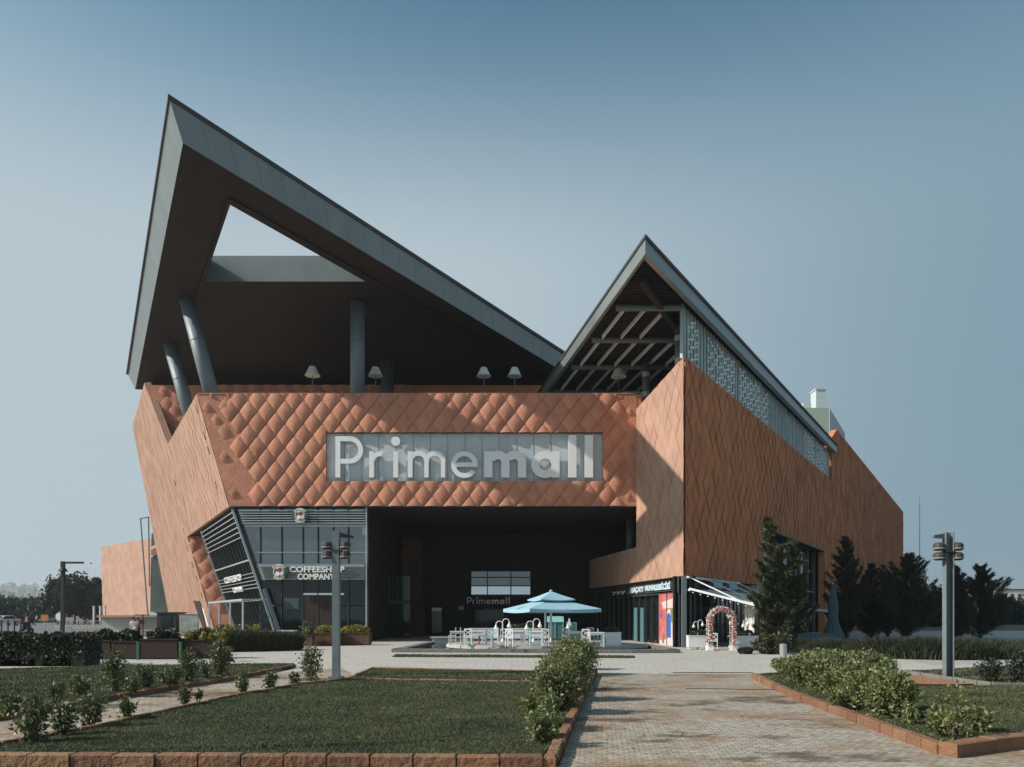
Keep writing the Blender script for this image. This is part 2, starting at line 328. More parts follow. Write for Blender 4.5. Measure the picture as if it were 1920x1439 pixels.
def quilt(name, mname, parent, O, U, V, N, polys, w, h, H, n=4, flat=None, studs=(), tilt=0.0, smooth=True, shape=1.0, **kw):
    """diamond quilted cladding on the plane O + u U + v V; polys: convex (u,v) polygons"""
    O, U, V, N = map(Vector, (O, U, V, N)); allv = []; allf = []; rt = random.Random(31)
    for poly in polys:
        us = [p[0] for p in poly]; vs_ = [p[1] for p in poly]; bm = bmesh.new()
        i0, i1 = int(min(us)/(w/2))-2, int(max(us)/(w/2))+2; j0, j1 = int(min(vs_)/(h/2))-2, int(max(vs_)/(h/2))+2
        for i in range(i0, i1+1):
            for j in range(j0, j1+1):
                if (i+j) % 2: continue
                cu, cv = i*w/2, j*h/2
                isflat = flat(cu, cv) if flat else False
                nn = 1 if isflat else n; g = []; kt = (rt.random()*1.3+.1) if tilt > 0 else 1.0
                for a in range(nn+1):
                    for b in range(nn+1):
                        s_, t_ = a/nn, b/nn; uu = cu+(s_-t_)*w/2; vv = cv+(s_+t_-1)*h/2
                        hh = 0 if isflat else H*(0.2+0.8*(4*s_*(1-s_))**shape)*(4*t_*(1-t_))**shape+(kt*tilt*(0.5-(s_-t_)/2) if tilt > 0 else -tilt*(1-t_))
                        g.append(bm.verts.new((uu, vv, hh+0.02)))
                for a in range(nn):
                    for b in range(nn):
                        q = [g[a*(nn+1)+b], g[(a+1)*(nn+1)+b], g[(a+1)*(nn+1)+b+1], g[a*(nn+1)+b+1]]
                        bm.faces.new(q)
        m_ = len(poly); area = sum(poly[k][0]*poly[(k+1) % m_][1]-poly[(k+1) % m_][0]*poly[k][1] for k in range(m_))
        sg = 1 if area > 0 else -1
        for k in range(m_):
            a, b = Vector(poly[k]), Vector(poly[(k+1) % m_]); d = b-a; nn_ = Vector((d.y, -d.x, 0))*sg
            bmesh.ops.bisect_plane(bm, geom=bm.verts[:]+bm.edges[:]+bm.faces[:], dist=1e-5, plane_co=(a.x, a.y, 0), plane_no=nn_, clear_outer=True)
        for su, sv, sw, sh, sH in studs:
            ins = all(((Vector(poly[(k+1) % m_])-Vector(poly[k])).x*(sv-poly[k][1])-(Vector(poly[(k+1) % m_])-Vector(poly[k])).y*(su-poly[k][0]))*sg > 0 for k in range(m_))
            if not ins: continue
            q = [bm.verts.new((su-sw/2, sv, 0.024)), bm.verts.new((su, sv-sh/2, 0.024)), bm.verts.new((su+sw/2, sv, 0.024)), bm.verts.new((su, sv+sh/2, 0.024))]
            c = bm.verts.new((su+sw*0.03, sv+sh*0.05, sH))
            for z in range(4): bm.faces.new((q[z], q[(z+1) % 4], c))
        bm.verts.index_update(); o0 = len(allv)
        allv += [tuple(O+U*v.co.x+V*v.co.y+N*v.co.z) for v in bm.verts]
        fl = U.cross(V).dot(N) < 0
        bm.normal_update()
        for f in bm.faces:
            idx = [v.index+o0 for v in f.verts]
            if f.normal.z < 0: idx.reverse()
            if fl: idx.reverse()
            allf.append(tuple(idx))
        bm.free()
    me = bpy.data.meshes.new(name); me.from_pydata(allv, [], allf); me.materials.append(M[mname])
    if smooth:      # smooth inside each pillow only; neighbouring pillows share no vertices
        me.polygons.foreach_set('use_smooth', [True]*len(me.polygons))
    me.update(); o = bpy.data.objects.new(name, me); link(o, parent)
    return tag(o, **kw)

def text(name, s, size, ext, m, parent, origin, U, V, bold=0.0, align='LEFT', width=None, **kw):
    cu = bpy.data.curves.new('t', 'FONT'); cu.body = s; cu.size = size; cu.extrude = ext/2; cu.offset = bold; cu.align_x = align; cu.resolution_u = 3
    o = bpy.data.objects.new('t', cu); COL.objects.link(o)
    bpy.context.view_layer.update()
    dg = bpy.context.evaluated_depsgraph_get(); me = bpy.data.meshes.new_from_object(o.evaluated_get(dg))
    bpy.data.objects.remove(o); bpy.data.curves.remove(cu)
    U = Vector(U).normalized(); V = Vector(V).normalized(); N = U.cross(V)
    if width:
        xs = [v.co.x for v in me.vertices]; k = width/(max(xs)-min(xs)); mn = min(xs)
        for v in me.vertices: v.co.x = (v.co.x-mn)*k
    for v in me.vertices: v.co = Vector(origin)+U*v.co.x+V*v.co.y+N*v.co.z
    me.name = name; me.materials.clear(); me.materials.append(M[m]); ob = bpy.data.objects.new(name, me); link(ob, parent)
    return tag(ob, **kw)
# ------------------------------------------------------------------ the ground and paving
S = 'structure'
def sheet(name, m, pts, z, **kw):
    return MB().poly([(p[0], p[1], z) for p in pts]).build(name, m, kind=S, **kw)
def GG(lst, z=0.0): return [G(a, b, z) for a, b in lst]
MB().poly([(-4500, -60, -0.03), (4500, -60, -0.03), (4500, 4500, -0.03), (-4500, 4500, -0.03)]).build('ground', 'earth', kind=S)
sheet('plaza_paving', 'plaza', [(-34, 18.0), (32, 18.0), (40, 30), (60, 75), (-10, 75), (-34, 44)], -0.012)
# brick path in the foreground, right of the shrub row
EL = [G(1048, 1436), G(1112, 1262)]          # left edge of the path
pathpts = [(-1.6, -2), (7, -2), (14, 8.7), (G(1930, 1383).x, G(1930, 1383).y), tuple(G(1782, 1406))[:2], tuple(G(1480, 1297))[:2], tuple(G(1415, 1264))[:2], tuple(G(1112, 1262))[:2], tuple(G(1048, 1436))[:2]]
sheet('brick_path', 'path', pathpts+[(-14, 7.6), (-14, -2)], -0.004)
# narrow path between the two lawns on the left
lp_far = [(-260, 1375), (0, 1340), (146, 1316), (219, 1303), (330, 1285), (437, 1269), (520, 1262), (640, 1252)]
lp_near = [(668, 1268), (634, 1273), (560, 1280), (510, 1290), (440, 1302), (365, 1318), (280, 1336), (190, 1357), (100, 1372), (0, 1390), (-260, 1430)]
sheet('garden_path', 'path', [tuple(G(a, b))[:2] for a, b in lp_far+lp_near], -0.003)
sheet('street', 'asphalt', [(-36, 44), (-30.5, 44), (-62, 140), (-180, 480), (-300, 480), (-110, 140), (-60, 60)], -0.015)
sheet('sidewalk', 'sidewalk', [(-30.4, 44), (-28.8, 44), (-58, 140), (-172, 480), (-178, 480), (-61.5, 140)], -0.008)
sheet('side_street', 'asphalt', [(34, 46), (80, 60), (300, 150), (300, 190), (70, 92), (40, 62)], -0.015)
sheet('side_pavement', 'sidewalk', [(15.6, 30.5), (27, 35), (29, 28), (13.8, 24.6)], -0.006)
sheet('red_paver_strip', 'pathrust', [tuple(G(a, b))[:2] for a, b in [(1660, 1250), (1690, 1257), (1860, 1282), (1780, 1284), (1690, 1283), (1660, 1283)]], 0.004)

# lawns: a low raised bed each
LZ = 0.07
lawnA = [tuple(G(a, b, LZ))[:2] for a, b in [(1012, 1422), (1040, 1380), (1070, 1330), (1098, 1276), (1014, 1279), (655, 1271), (634, 1274), (560, 1282), (510, 1291), (440, 1303), (365, 1319), (280, 1337), (190, 1358), (100, 1374), (0, 1391), (-330, 1436), (-330, 1414)]]
lawnB = [tuple(G(a, b, LZ))[:2] for a, b in [(662, 1268), (700, 1252), (860, 1256), (1030, 1258), (1106, 1262), (1098, 1274), (1014, 1277), (820, 1274)]]
lawnC = [tuple(G(a, b, LZ))[:2] for a, b in [(-300, 1300), (-300, 1262), (0, 1253), (200, 1247), (440, 1244), (552, 1243), (545, 1250), (437, 1267), (330, 1283), (219, 1301), (146, 1314), (0, 1338), (-260, 1372)]]
lawnD = [tuple(G(a, b, LZ))[:2] for a, b in [(1418, 1266), (1480, 1260), (1650, 1262), (1690, 1284), (1900, 1284), (2300, 1290), (2500, 1350), (1925, 1380), (1784, 1402), (1484, 1297)]]
lawnE = [tuple(G(a, b, 0.02))[:2] for a, b in [(742, 1226.5), (1190, 1229), (1190, 1233), (735, 1231)]]
lawnF = [tuple(G(a, b, LZ))[:2] for a, b in [(1690, 1257), (1760, 1254), (1900, 1246), (2100, 1248), (2100, 1280), (1862, 1279)]]
for nm, L_ in (('lawn', lawnA), ('lawn', lawnB), ('lawn', lawnC), ('lawn', lawnD), ('lawn', lawnF)):
    MB().prism([(p[0], p[1], -0.02) for p in L_], (0, 0, LZ)).build(nm, 'lawn', kind=S)
sheet('lawn', 'lawn', lawnE, 0.0)

def kerb(name, pts, m, blk=0.48, w=0.14, h=0.13, z0=-0.02, seed=1, bev=0.012):
    rng = random.Random(seed); mb = MB()
    for a, b in zip(pts[:-1], pts[1:]):
        a, b = Vector((a[0], a[1], 0)), Vector((b[0], b[1], 0)); L_ = (b-a).length; n = max(1, round(L_/blk)); d = (b-a)/L_; s = Vector((-d.y, d.x, 0))
        for i in range(n):
            p = a+d*(L_*i/n+0.006+rng.uniform(0, .008)); q = a+d*(L_*(i+1)/n-0.006); j = rng.uniform(-.008, .008); hh = h+rng.uniform(-.006, .006)
            p = p+s*j; q = q+s*(j+rng.uniform(-.006, .006)); e = s*w/2; z1 = z0+hh; c = bev
            vs = [p-e+Vector((0,0,z0)), q-e+Vector((0,0,z0)), q+e+Vector((0,0,z0)), p+e+Vector((0,0,z0)),
                  p-e+Vector((0,0,z1-c)), q-e+Vector((0,0,z1-c)), q+e+Vector((0,0,z1-c)), p+e+Vector((0,0,z1-c)),
                  p-e*.8+d*c+Vector((0,0,z1)), q-e*.8-d*c+Vector((0,0,z1)), q+e*.8-d*c+Vector((0,0,z1)), p+e*.8+d*c+Vector((0,0,z1))]
            mb.add(vs, [(0,3,2,1), (0,1,5,4), (1,2,6,5), (2,3,7,6), (3,0,4,7), (4,5,9,8), (5,6,10,9), (6,7,11,10), (7,4,8,11), (8,9,10,11)])
    return mb.build(name, m, kind=S)
kz = 0.11
kerb('brick_kerb', [G(-330, 1412, kz), G(1018, 1418, kz)], 'brickkerb', 0.46, 0.17, 0.14, seed=2)
kerb('brick_kerb', [G(1030, 1421, kz), G(1062, 1360, kz), G(1106, 1272, kz), G(1116, 1256, kz)], 'brickkerb', 0.24, 0.13, 0.14, seed=3)
kerb('brick_kerb', [G(a, b, .09) for a, b in [(655, 1271), (820, 1274), (1014, 1277), (1098, 1274)]], 'brickkerb', 0.5, 0.10, 0.11, seed=4)
kerb('brick_kerb', [G(a, b, .09) for a, b in [(655, 1270), (698, 1251), (860, 1254.5), (1030, 1257), (1112, 1260)]], 'brickkerb', 0.5, 0.10, 0.11, seed=5)
kerb('brick_kerb', [G(a, b, .09) for a, b in [(668, 1268), (634, 1273), (560, 1281), (510, 1290), (440, 1302), (365, 1318), (280, 1336), (190, 1357), (100, 1373), (0, 1390), (-260, 1430)]], 'brickkerb', 0.4, 0.09, 0.11, seed=6)
kerb('brick_kerb', [G(a, b, .09) for a, b in [(-260, 1375), (0, 1340), (146, 1316), (219, 1303), (330, 1285), (437, 1269), (552, 1246)]], 'brickkerb', 0.4, 0.09, 0.12, seed=7)
kerb('brick_kerb', [G(a, b, .12) for a, b in [(1414, 1263), (1480, 1294), (1560, 1322), (1660, 1358), (1770, 1396)]], 'brickkerb', 0.46, 0.15, 0.15, seed=8)
kerb('brick_kerb', [G(a, b, .14) for a, b in [(1776, 1396), (1850, 1386), (1960, 1374), (2500, 1330)]], 'brickkerb', 0.7, 0.22, 0.18, seed=9)
kerb('brick_kerb', [G(a, b, .09) for a, b in [(1414, 1264), (1480, 1259), (1660, 1257)]], 'brickkerb', 0.4, 0.1, 0.11, seed=10)
kerb('brick_kerb', [G(a, b, .09) for a, b in [(1660, 1252), (1860, 1280), (2300, 1286)]], 'stonekerb', 0.5, 0.1, 0.11, seed=11)

for (p_, q_) in (((1285, 1291), (1452, 1293.5)), ((1262, 1261), (1412, 1261.5))):
    a_, b_ = G(*p_), G(*q_); MB().bar((a_.x, a_.y, -.012), (b_.x, b_.y, -.012), .09, .03).build('drain_channel', 'black', kind=S)
def litter(n, seed, boxes):
    rng = np.random.default_rng(seed); P = []
    for (x0, x1, y0, y1, w_) in boxes:
        k_ = int(n*w_); P.append(np.c_[x0+(x1-x0)*rng.random(k_), y0+(y1-y0)*rng.random(k_), np.full(k_, .006)])
    P = np.vstack(P); k_ = len(P); a_ = rng.random(k_)*6.283; s_ = .012+.022*rng.random(k_); u = np.c_[np.cos(a_), np.sin(a_), .25*rng.random(k_)]*s_[:, None]; v = np.c_[-np.sin(a_), np.cos(a_), .2*rng.random(k_)]*s_[:, None]*.5
    V = np.empty((k_, 4, 3)); V[:, 0] = P-u; V[:, 1] = P-v; V[:, 2] = P+u; V[:, 3] = P+v; V[:, :, 2] = np.maximum(V[:, :, 2], .004)
    return npmesh('fallen_leaves', V.reshape(-1, 3), 4, 'dryleaf', kind='stuff')
M['dryleaf'] = leafmat('dry_leaf', (0.17, 0.10, 0.045), .6, .1, .8)
litter(900, 4, [(1.0, 2.0, 9, 22, .5), (2, 5, 9, 20, .3), (3.6, 6.5, 10, 20, .2)])

# ------------------------------------------------------------------ grass blades
def inpoly(P, poly):
    x, y = P[:, 0], P[:, 1]; c = np.zeros(len(P), bool); n = len(poly); j = n-1
    for i in range(n):
        xi, yi = poly[i][:2]; xj, yj = poly[j][:2]
        cond = ((yi > y) != (yj > y)) & (x < (xj-xi)*(y-yi)/((yj-yi) or 1e-9)+xi); c ^= cond; j = i
    return c
def grass(name, poly, z, dens, hmin, hmax, wid, seed, m='grass', lean=0.5, far=1e9, **kw):
    rng = np.random.default_rng(seed); pa = np.array([p[:2] for p in poly]); lo, hi = pa.min(0), pa.max(0)
    # only what a step round the photograph's place could see
    n = int((hi-lo).prod()*dens); P = lo+rng.random((n, 2))*(hi-lo)
    P = P[inpoly(P, poly)]; P = P[(np.abs(P[:, 0]) < P[:, 1]*0.78+1.5)]
    d = np.hypot(P[:, 0], P[:, 1]); P = P[rng.random(len(P)) < np.clip((11/d)**1.4, 0, 1)]; d = np.hypot(P[:, 0], P[:, 1]); n = len(P)
    patch = 0.75+0.35*np.sin(P[:, 0]*2.1+1.3*np.sin(P[:, 1]*1.7))*np.cos(P[:, 1]*2.6+np.sin(P[:, 0]*1.1))
    h = (hmin+(hmax-hmin)*rng.random(n)**1.5)*patch; w = wid*(0.7+.6*rng.random(n))*np.clip(d/11, 1, 2.2); a = rng.random(n)*2*pi; b = rng.random(n)*2*pi; l = lean*h*(0.3+rng.random(n))
    base = np.c_[P, np.full(n, z)]; side = np.c_[np.cos(a), np.sin(a), np.zeros(n)]*w[:, None]/2
    tip = base+np.c_[np.cos(b)*l, np.sin(b)*l, h]
    V = np.empty((n, 3, 3)); V[:, 0] = base-side; V[:, 1] = base+side; V[:, 2] = tip
    return npmesh(name, V.reshape(-1, 3), 3, m, kind='stuff', **kw)
grass('lawn_grass', lawnA, LZ-.02, 5200, .018, .048, .008, 1, lean=.8)
grass('lawn_grass', lawnB, LZ-.02, 4000, .018, .045, .010, 2)
grass('lawn_grass', lawnC, LZ-.02, 2500, .018, .055, .011, 3)
grass('lawn_grass', lawnD, LZ-.02, 3000, .018, .05, .010, 4)
grass('lawn_grass', lawnE, 0, 2400, .02, .06, .016, 5)
grass('lawn_grass', lawnF, LZ-.025, 1200, .02, .07, .014, 6)

# ------------------------------------------------------------------ the mall
mall = empty('shopping_mall', (0, 44, 0), label='angular terracotta shopping mall with quilted panels and two sharp pointed flat roofs', cat='shopping mall')
MW = Matrix.Translation((0, 44, 0))
class WMB(MB):                       # world coordinates into the mall's frame
    def build(s, name, m, parent=None, smooth=False, **kw):
        par = parent or mall; s.v = [(x, y-44, z) for x, y, z in s.v]
        return MB.build(s, name, m, par, smooth, **kw)
OF = Vector((0, -44, 0))
BW_ = 59.0
FY = 44.6                                      # plane of the sign facade
ZB, ZT = 8.1, 14.8                             # its bottom and top
def facx(z): return -16.88-0.2896*(z-8.15)     # leaning left edge of the facade
XR = 0.1671*FY                                  # its right end, against the tower (7.45)
fw, fh = 1.10, 1.43
# sign panel opening
sx0, sx1 = (612-960)/F*FY, (1130-960)/F*FY; sz1, sz0 = CH+(HY-812)/F*FY, CH+(HY-903)/F*FY
def fpt(z): return (facx(z), z)
O = Vector((0, FY, 0))+OF
polys = [[(facx(ZB), ZB), (sx0, ZB), (sx0, ZT), (facx(ZT), ZT)],
         [(sx0, ZB), (sx1, ZB), (sx1, sz0), (sx0, sz0)],
         [(sx0, sz1), (sx1, sz1), (sx1, ZT), (sx0, ZT)],
         [(sx1, ZB), (XR+.0, ZB), (XR+.0, ZT), (sx1, ZT)]]
def flatL(u, v): return u-facx(v) < 1.25+0.5*abs(v-11.5)*0.3 or u > XR-0.75
st = []
for px, py, s_ in [(388, 764, .6), (422, 762, .85), (405, 787, .6), (421, 809, .85), (421, 857, .65), (438, 925, .65), (397, 742, .3)]:
    p = PY(px, py, FY); st.append((p.x, p.z, s_, s_*1.25, .16))
for px, py, s_ in [(1180, 772, .5), (1183, 842, .5), (1186, 870, .4), (1182, 902, .5), (1178, 932, .45), (1185, 805, .4)]:
    p = PY(px, py, FY); st.append((p.x, p.z, s_, s_*1.25, .14))
front = quilt('front_wall', 'terra', mall, O+Vector((0.18, 0, 0.21)), (1, 0, 0), (0, 0, 1), (0, -1, 0), [[(a-.18, b-.21) for a, b in p] for p in polys], fw, fh, 0.125, 8,
              flat=lambda u, v: flatL(u+.18, v+.21), studs=[(a-.18, b-.21, c, d, e) for a, b, c, d, e in st], shape=0.6, tilt=-.035)
mb = WMB()     # solid wall behind the cladding, in four pieces round the sign recess
mb.prism([(facx(ZB)+.02, FY, ZB), (sx0, FY, ZB), (sx0, FY, ZT), (facx(ZT)+.02, FY, ZT)], (0, .5, 0))
mb.box(sx0, sx1, FY, FY+.5, ZB, sz0); mb.box(sx0, sx1, FY, FY+.5, sz1, ZT); mb.box(sx1, XR+.3, FY, FY+.5, ZB, ZT)
mb.build('wall_core', 'terra')
mb = WMB()
mb.prism([(facx(ZT)-.03, FY-.06, ZT), (XR-.01, FY-.06, ZT), (XR-.01, FY+.6, ZT), (facx(ZT)-.03, FY+.6, ZT)], (0, 0, .05))
mb.build('parapet_cap', 'terra')
WMB().box(facx(ZB)+.05, XR-.02, FY-.10, FY+.02, ZB-.06, ZB+.0).build('edge_trim', 'frame')
# sign
sp = WMB().box(sx0, sx1, FY+.16, FY+.45, sz0, sz1).build('sign_panel', 'signpanel')
sj = WMB()
for i in range(1, 16):
    x = sx0+(sx1-sx0)*i/16+.01*((i*7) % 3); sj.box(x-.012, x+.012, FY+.145, FY+.158, sz0+.02, sz1-.02)
sj.build('panel_joint', 'alugrey', sp)
tr = WMB()
for a in ((sx0-.05, sx1+.05, FY-.05, FY+.16, sz1, sz1+.06), (sx0-.05, sx1+.05, FY-.05, FY+.16, sz0-.06, sz0), (sx0-.06, sx0-.003, FY-.048, FY+.16, sz0+.001, sz1-.001), (sx1+.003, sx1+.06, FY-.048, FY+.16, sz0+.001, sz1-.001)): tr.box(*a)
tr.build('sign_trim', 'frame', sp)
def letters(ox, oy, oz, k, dep, par, m='letter'):
    """the wordmark in the pixel units of the photographed sign; ox,oy,oz = its left baseline point"""
    def L(prims, nm='letter'):
        mb = WMB()
        for i, pr in enumerate(prims):
            e = 0.0025*i; kind = pr[0]
            if kind == 'b':
                _, x0, x1, y0, y1 = pr; mb.box(ox+x0*k, ox+x1*k, oy+e, oy+dep, oz+y0*k, oz+y1*k)
            else:
                _, cx, cy, ra, rb, a0, a1, *rest = pr; w_ = rest[0] if rest else None
                n = max(6, int(abs(a1-a0)/9)); out_, inn = [], []
                for q in range(n+1):
                    t = R(a0+(a1-a0)*q/n)
                    out_.append((cx+cos(t)*ra, cy+sin(t)*rb)); th = w_
                    inn.append((cx+cos(t)*(ra-th), cy+sin(t)*(rb-th)) if th else (cx, cy))
                for q in range(n):
                    if w_: pts = [out_[q], out_[q+1], inn[q+1], inn[q]]
                    else: pts = [out_[q], out_[q+1], (cx, cy)]
                    mb.prism([(ox+x*k, oy+e, oz+y*k) for x, y in pts], (0, dep-e, 0))
        mb.build(nm, m, par)
    s = 9
    L([('b', 0, s, 0, 77), ('b', s, 26, 77-s, 77), ('b', s, 26, 26, 26+s), ('a', 26, 51.5, 25.5, 25.5, -90, 90, s)])
    L([('b', 63, 63+s, 0, 49), ('a', 84, 30, 20, 19, 75, 175, s)])
    L([('b', 108, 108+s, 0, 49), ('a', 112.5, 68, 8.5, 8.5, 0, 360)])
    L([('b', 135, 135+s, 0, 49), ('b', 166, 166+s-1, 0, 30), ('b', 197, 197+s-1, 0, 30), ('a', 155, 30, 20, 20, 0, 165, s), ('a', 186, 30, 20, 20, 0, 150, s)])
    L([('a', 241, 24, 25, 25, 0, 325, s), ('b', 220, 265.5, 20, 28)])
    b = 15.5
    L([('b', 278, 278+b, 0, 49), ('b', 310, 310+b, 0, 28), ('b', 341, 341+b, 0, 28), ('a', 303.5, 28, 22, 22, 0, 160, b), ('a', 334.5, 28, 22, 22, 0, 150, b)])
    L([('a', 392, 24.5, 26, 25.5, 0, 360, b-1), ('b', 404, 419, 0, 49)])
    L([('b', 435, 435+b, 0, 79)]); L([('b', 466, 466+b, 0, 79)])
kk = FY/F
letters((630-960)*kk, FY-.16, CH+(HY-896.5)*kk, kk, .15, sp)
lg = WMB()
for x in (640, 697, 741, 770, 800, 830, 870, 920, 950, 975, 1025, 1072, 1104):
    for z in (890, 862): lg.tube(((x-960)*kk, FY-.012, CH+(HY-z)*kk), ((x-960)*kk, FY+.17, CH+(HY-z)*kk), .02, n=5)
lg.build('bracket', 'alugrey', sp)

# ---- left wing (leaning face) and the second front behind it
d1 = Vector((-.579, 1, 0)); v1 = Vector((-.2896, 0, 1)); P0 = Vector((-16.88, FY, 0))+Vector((.2896*8.15, 0, 0)); nW = Vector((-1, -.579, -.2896)).normalized()
wp = [[(0, ZB), (14, ZB), (14, 15), (0, ZT)], [(14, ZB), (17.3, ZB), (17.3, 20.6), (16.5, 20.6), (14, 15)], [(17.3, 0), (47.1, 0), (30.7, 20.6), (17.3, 20.6)]]
wing = quilt('left_wing_wall', 'terra_wing', mall, P0+OF, d1, v1, nW, wp, 1.0, 1.43, 0.02, 4, tilt=.02)
mb = WMB()
for p in wp: mb.prism([P0+d1*u+v1*v+nW*.005 for u, v in p], -nW*.45)
mb.build('wing_core', 'terra_wing')
def wpt(t, z, o=0.0): return P0+d1*t+v1*z+nW*o
sl = WMB()       # little slots along the panel edges
for t, z in [(.9, 13.9), (.9, 12.3), (.9, 11.4), (14.8, 19.3), (13.2, 16.6), (1.6, 9.4), (15.5, 12.0), (18.6, 7.0), (18.6, 5.6), (18.4, 4.4), (18.3, 3.0), (18.2, 8.4)]:
    sl.obox(wpt(t, z, .05), d1*.05, v1*.5, nW*.03)
sl.build('slot', 'frame', wing)
# doorway and banner in the leaning leg
dw = WMB().prism([wpt(20.8, 0.1, .06), wpt(20.2, 2.8, .06), wpt(23.6, 2.9, .06), wpt(22.6, 0.1, .06)], nW*.03).build('doorway', 'dark')
WMB().prism([wpt(19.2, 0.3, .06), wpt(19.2, 2.0, .06), wpt(19.9, 2.2, .06), wpt(20.1, 0.3, .06)], nW*.03).build('poster', 'cream')
# second front, set back
st2 = []
for px, py, s_ in [(307, 734, .7), (312, 757, .8), (303, 769, .6), (327, 768, .8), (334, 742, 1.0), (313, 787, .6), (322, 802, .5)]:
    p = PY(px, py, 60.5); st2.append((p.x, p.z, s_*1.25, s_*1.6, .2))
zt2 = 20.2
def facx2(z): return wpt(15.9, z).x
quilt('rear_front_wall', 'terra', mall, O*0+Vector((0, 60.5-44, 0)), (1, 0, 0), (0, 0, 1), (0, -1, 0), [[(facx2(13.5), 13.5), (-8, 13.5), (-8, zt2), (facx2(zt2), zt2)]], 1.2, 1.5, .15, 5,
      flat=lambda u, v: u < facx2(v)+4.6, studs=st2)
WMB().box(-8, 12, 60.5, 61.0, 13.5, zt2).build('rear_wall', 'terra_side')
WMB().prism([(facx2(13.5), 60.5, 13.5), (-8, 60.5, 13.5), (-8, 60.5, zt2), (facx2(zt2), 60.5, zt2)], (0, .6, 0)).build('wall_core', 'terra')
# main body volumes behind
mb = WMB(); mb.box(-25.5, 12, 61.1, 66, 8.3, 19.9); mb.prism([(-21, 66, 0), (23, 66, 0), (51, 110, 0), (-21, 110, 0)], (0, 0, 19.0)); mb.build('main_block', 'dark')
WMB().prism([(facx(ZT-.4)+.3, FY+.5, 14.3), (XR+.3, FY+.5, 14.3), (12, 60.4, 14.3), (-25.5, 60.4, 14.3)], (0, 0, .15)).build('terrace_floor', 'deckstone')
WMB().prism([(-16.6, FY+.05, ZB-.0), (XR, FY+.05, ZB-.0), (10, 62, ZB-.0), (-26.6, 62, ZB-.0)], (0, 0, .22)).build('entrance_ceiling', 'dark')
# quilted wall of the notch under the wing
st3 = []
for px, py, s_ in [(364, 1022, .7), (376, 1041, .9), (388, 1060, 1.0), (400, 1080, 1.0), (388, 1090, .8), (402, 1107, 1.0), (414, 1132, .9), (408, 1050, .6)]:
    p = PY(px, py, 61.8); st3.append((p.x, p.z, s_*1.5, s_*2.0, .35))
quilt('notch_wall', 'terra', mall, Vector((0, 61.8-44, 0)), (1, 0, 0), (0, 0, 1), (0, -1, 0), [[(-24.4, 0), (-15, 0), (-15, ZB-.01), (-26.75, ZB-.01)]], 1.2, 1.5, .12, 4, flat=lambda u, v: True, studs=st3)
WMB().prism([(-24.4, 61.8, 0), (-15, 61.8, 0), (-15, 61.8, ZB-.01), (-26.75, 61.8, ZB-.01)], (0, .4, 0)).build('wall_core', 'terra')

# ---- the big pointed roof
RZT, RZB = 22.8, 21.3
A = PZ(318, 178, RZT); B = PZ(1050, 655, RZT); C = PZ(240, 698, RZT)
dr = (B-A); dr = dr/dr.y; dl = (C-A); dl = dl/dl.y
Bb = A+dr*(67-A.y)
bA = PZ(343, 262, 21.45); bA.z = RZB
bB = bA+dr*(67-bA.y); bC = bA+dl*(C.y-bA.y)
H1 = Vector((-18.18, 44.1, 0)); H2 = Vector((-8.66, 44.1, 0)); H0 = Vector((-13.53, 35.85, 0))
def at(p, z): return Vector((p.x, p.y, z))
Cr = Vector((bC.x+6, 67, 0))
# slab as quads round the triangular opening (bottom and top sheets)
def ring(z, A_, B_, C_):
    out_ = [at(A_, z), at(B_, z), at(Cr, z), at(C_, z)]; inn = [at(H0, z), at(H2, z), at(H1, z)]
    vs = out_+inn; fs = [(0, 4, 5, 1), (1, 5, 6, 2), (2, 6, 3), (3, 6, 4, 0)]; return vs, fs
vs, fs = ring(RZB, bA, bB, bC)
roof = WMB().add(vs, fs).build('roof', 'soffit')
vs, fs = ring(RZT-.02, A, Bb, C)
WMB().add(vs, [tuple(reversed(f)) for f in fs]).build('roof_deck', 'zinc_dark', roof)
def strip(a, b, c, d): return [a, b, c, d]
def seams(mb, a, b, c, d, n, off):      # a-b top edge, d-c bottom edge
    nn = (b-a).cross(d-a).normalized()*off
    for i in range(1, n):
        t = i/n; p = a.lerp(b, t); q = d.lerp(c, t); mb.bar(p+nn, q+nn, .035, .03, nn)
f1 = (at(A, RZT-.22), at(Bb, RZT-.22), bB, bA)
WMB().poly(f1).build('front_fascia', 'zinc', roof)
s_ = WMB(); seams(s_, *f1, 30, .012); s_.build('fascia_seam', 'alugrey', roof)
f2 = (at(C, RZT-.22), at(A, RZT-.22), bA, bC)
WMB().poly(f2).build('side_fascia', 'zinc', roof)
mb = WMB(); up = Vector((0, 0, 1))
o1 = Vector((.12, -.12, 0)); o2 = Vector((-.16, -.02, 0)); oA = Vector((-.02, -.10, 0))
mb.prism([at(A, RZT-.22)+oA, at(Bb, RZT-.22)+o1, at(Bb, RZT-.22), at(A, RZT-.22)+Vector((0, .3, 0))], (0, 0, .20))
mb.prism([at(A, RZT-.223)+oA, at(A, RZT-.223)+Vector((0, .3, 0)), at(C, RZT-.223), at(C, RZT-.223)+o2], (0, 0, .206))
mb.build('roof_flashing', 'zinc_dark', roof)
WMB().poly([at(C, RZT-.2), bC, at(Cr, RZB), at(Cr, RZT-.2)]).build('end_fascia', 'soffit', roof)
# fascias of the opening
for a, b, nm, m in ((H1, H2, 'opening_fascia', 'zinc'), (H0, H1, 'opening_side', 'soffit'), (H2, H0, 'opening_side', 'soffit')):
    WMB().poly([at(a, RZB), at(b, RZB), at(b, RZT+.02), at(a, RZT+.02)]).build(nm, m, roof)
s_ = WMB(); seams(s_, at(H1, RZT), at(H2, RZT), at(H2, RZB), at(H1, RZB), 11, -.0); 
s_.v = [(x, y-.02, z) for x, y, z in s_.v]; s_.build('opening_seam', 'alugrey', roof)
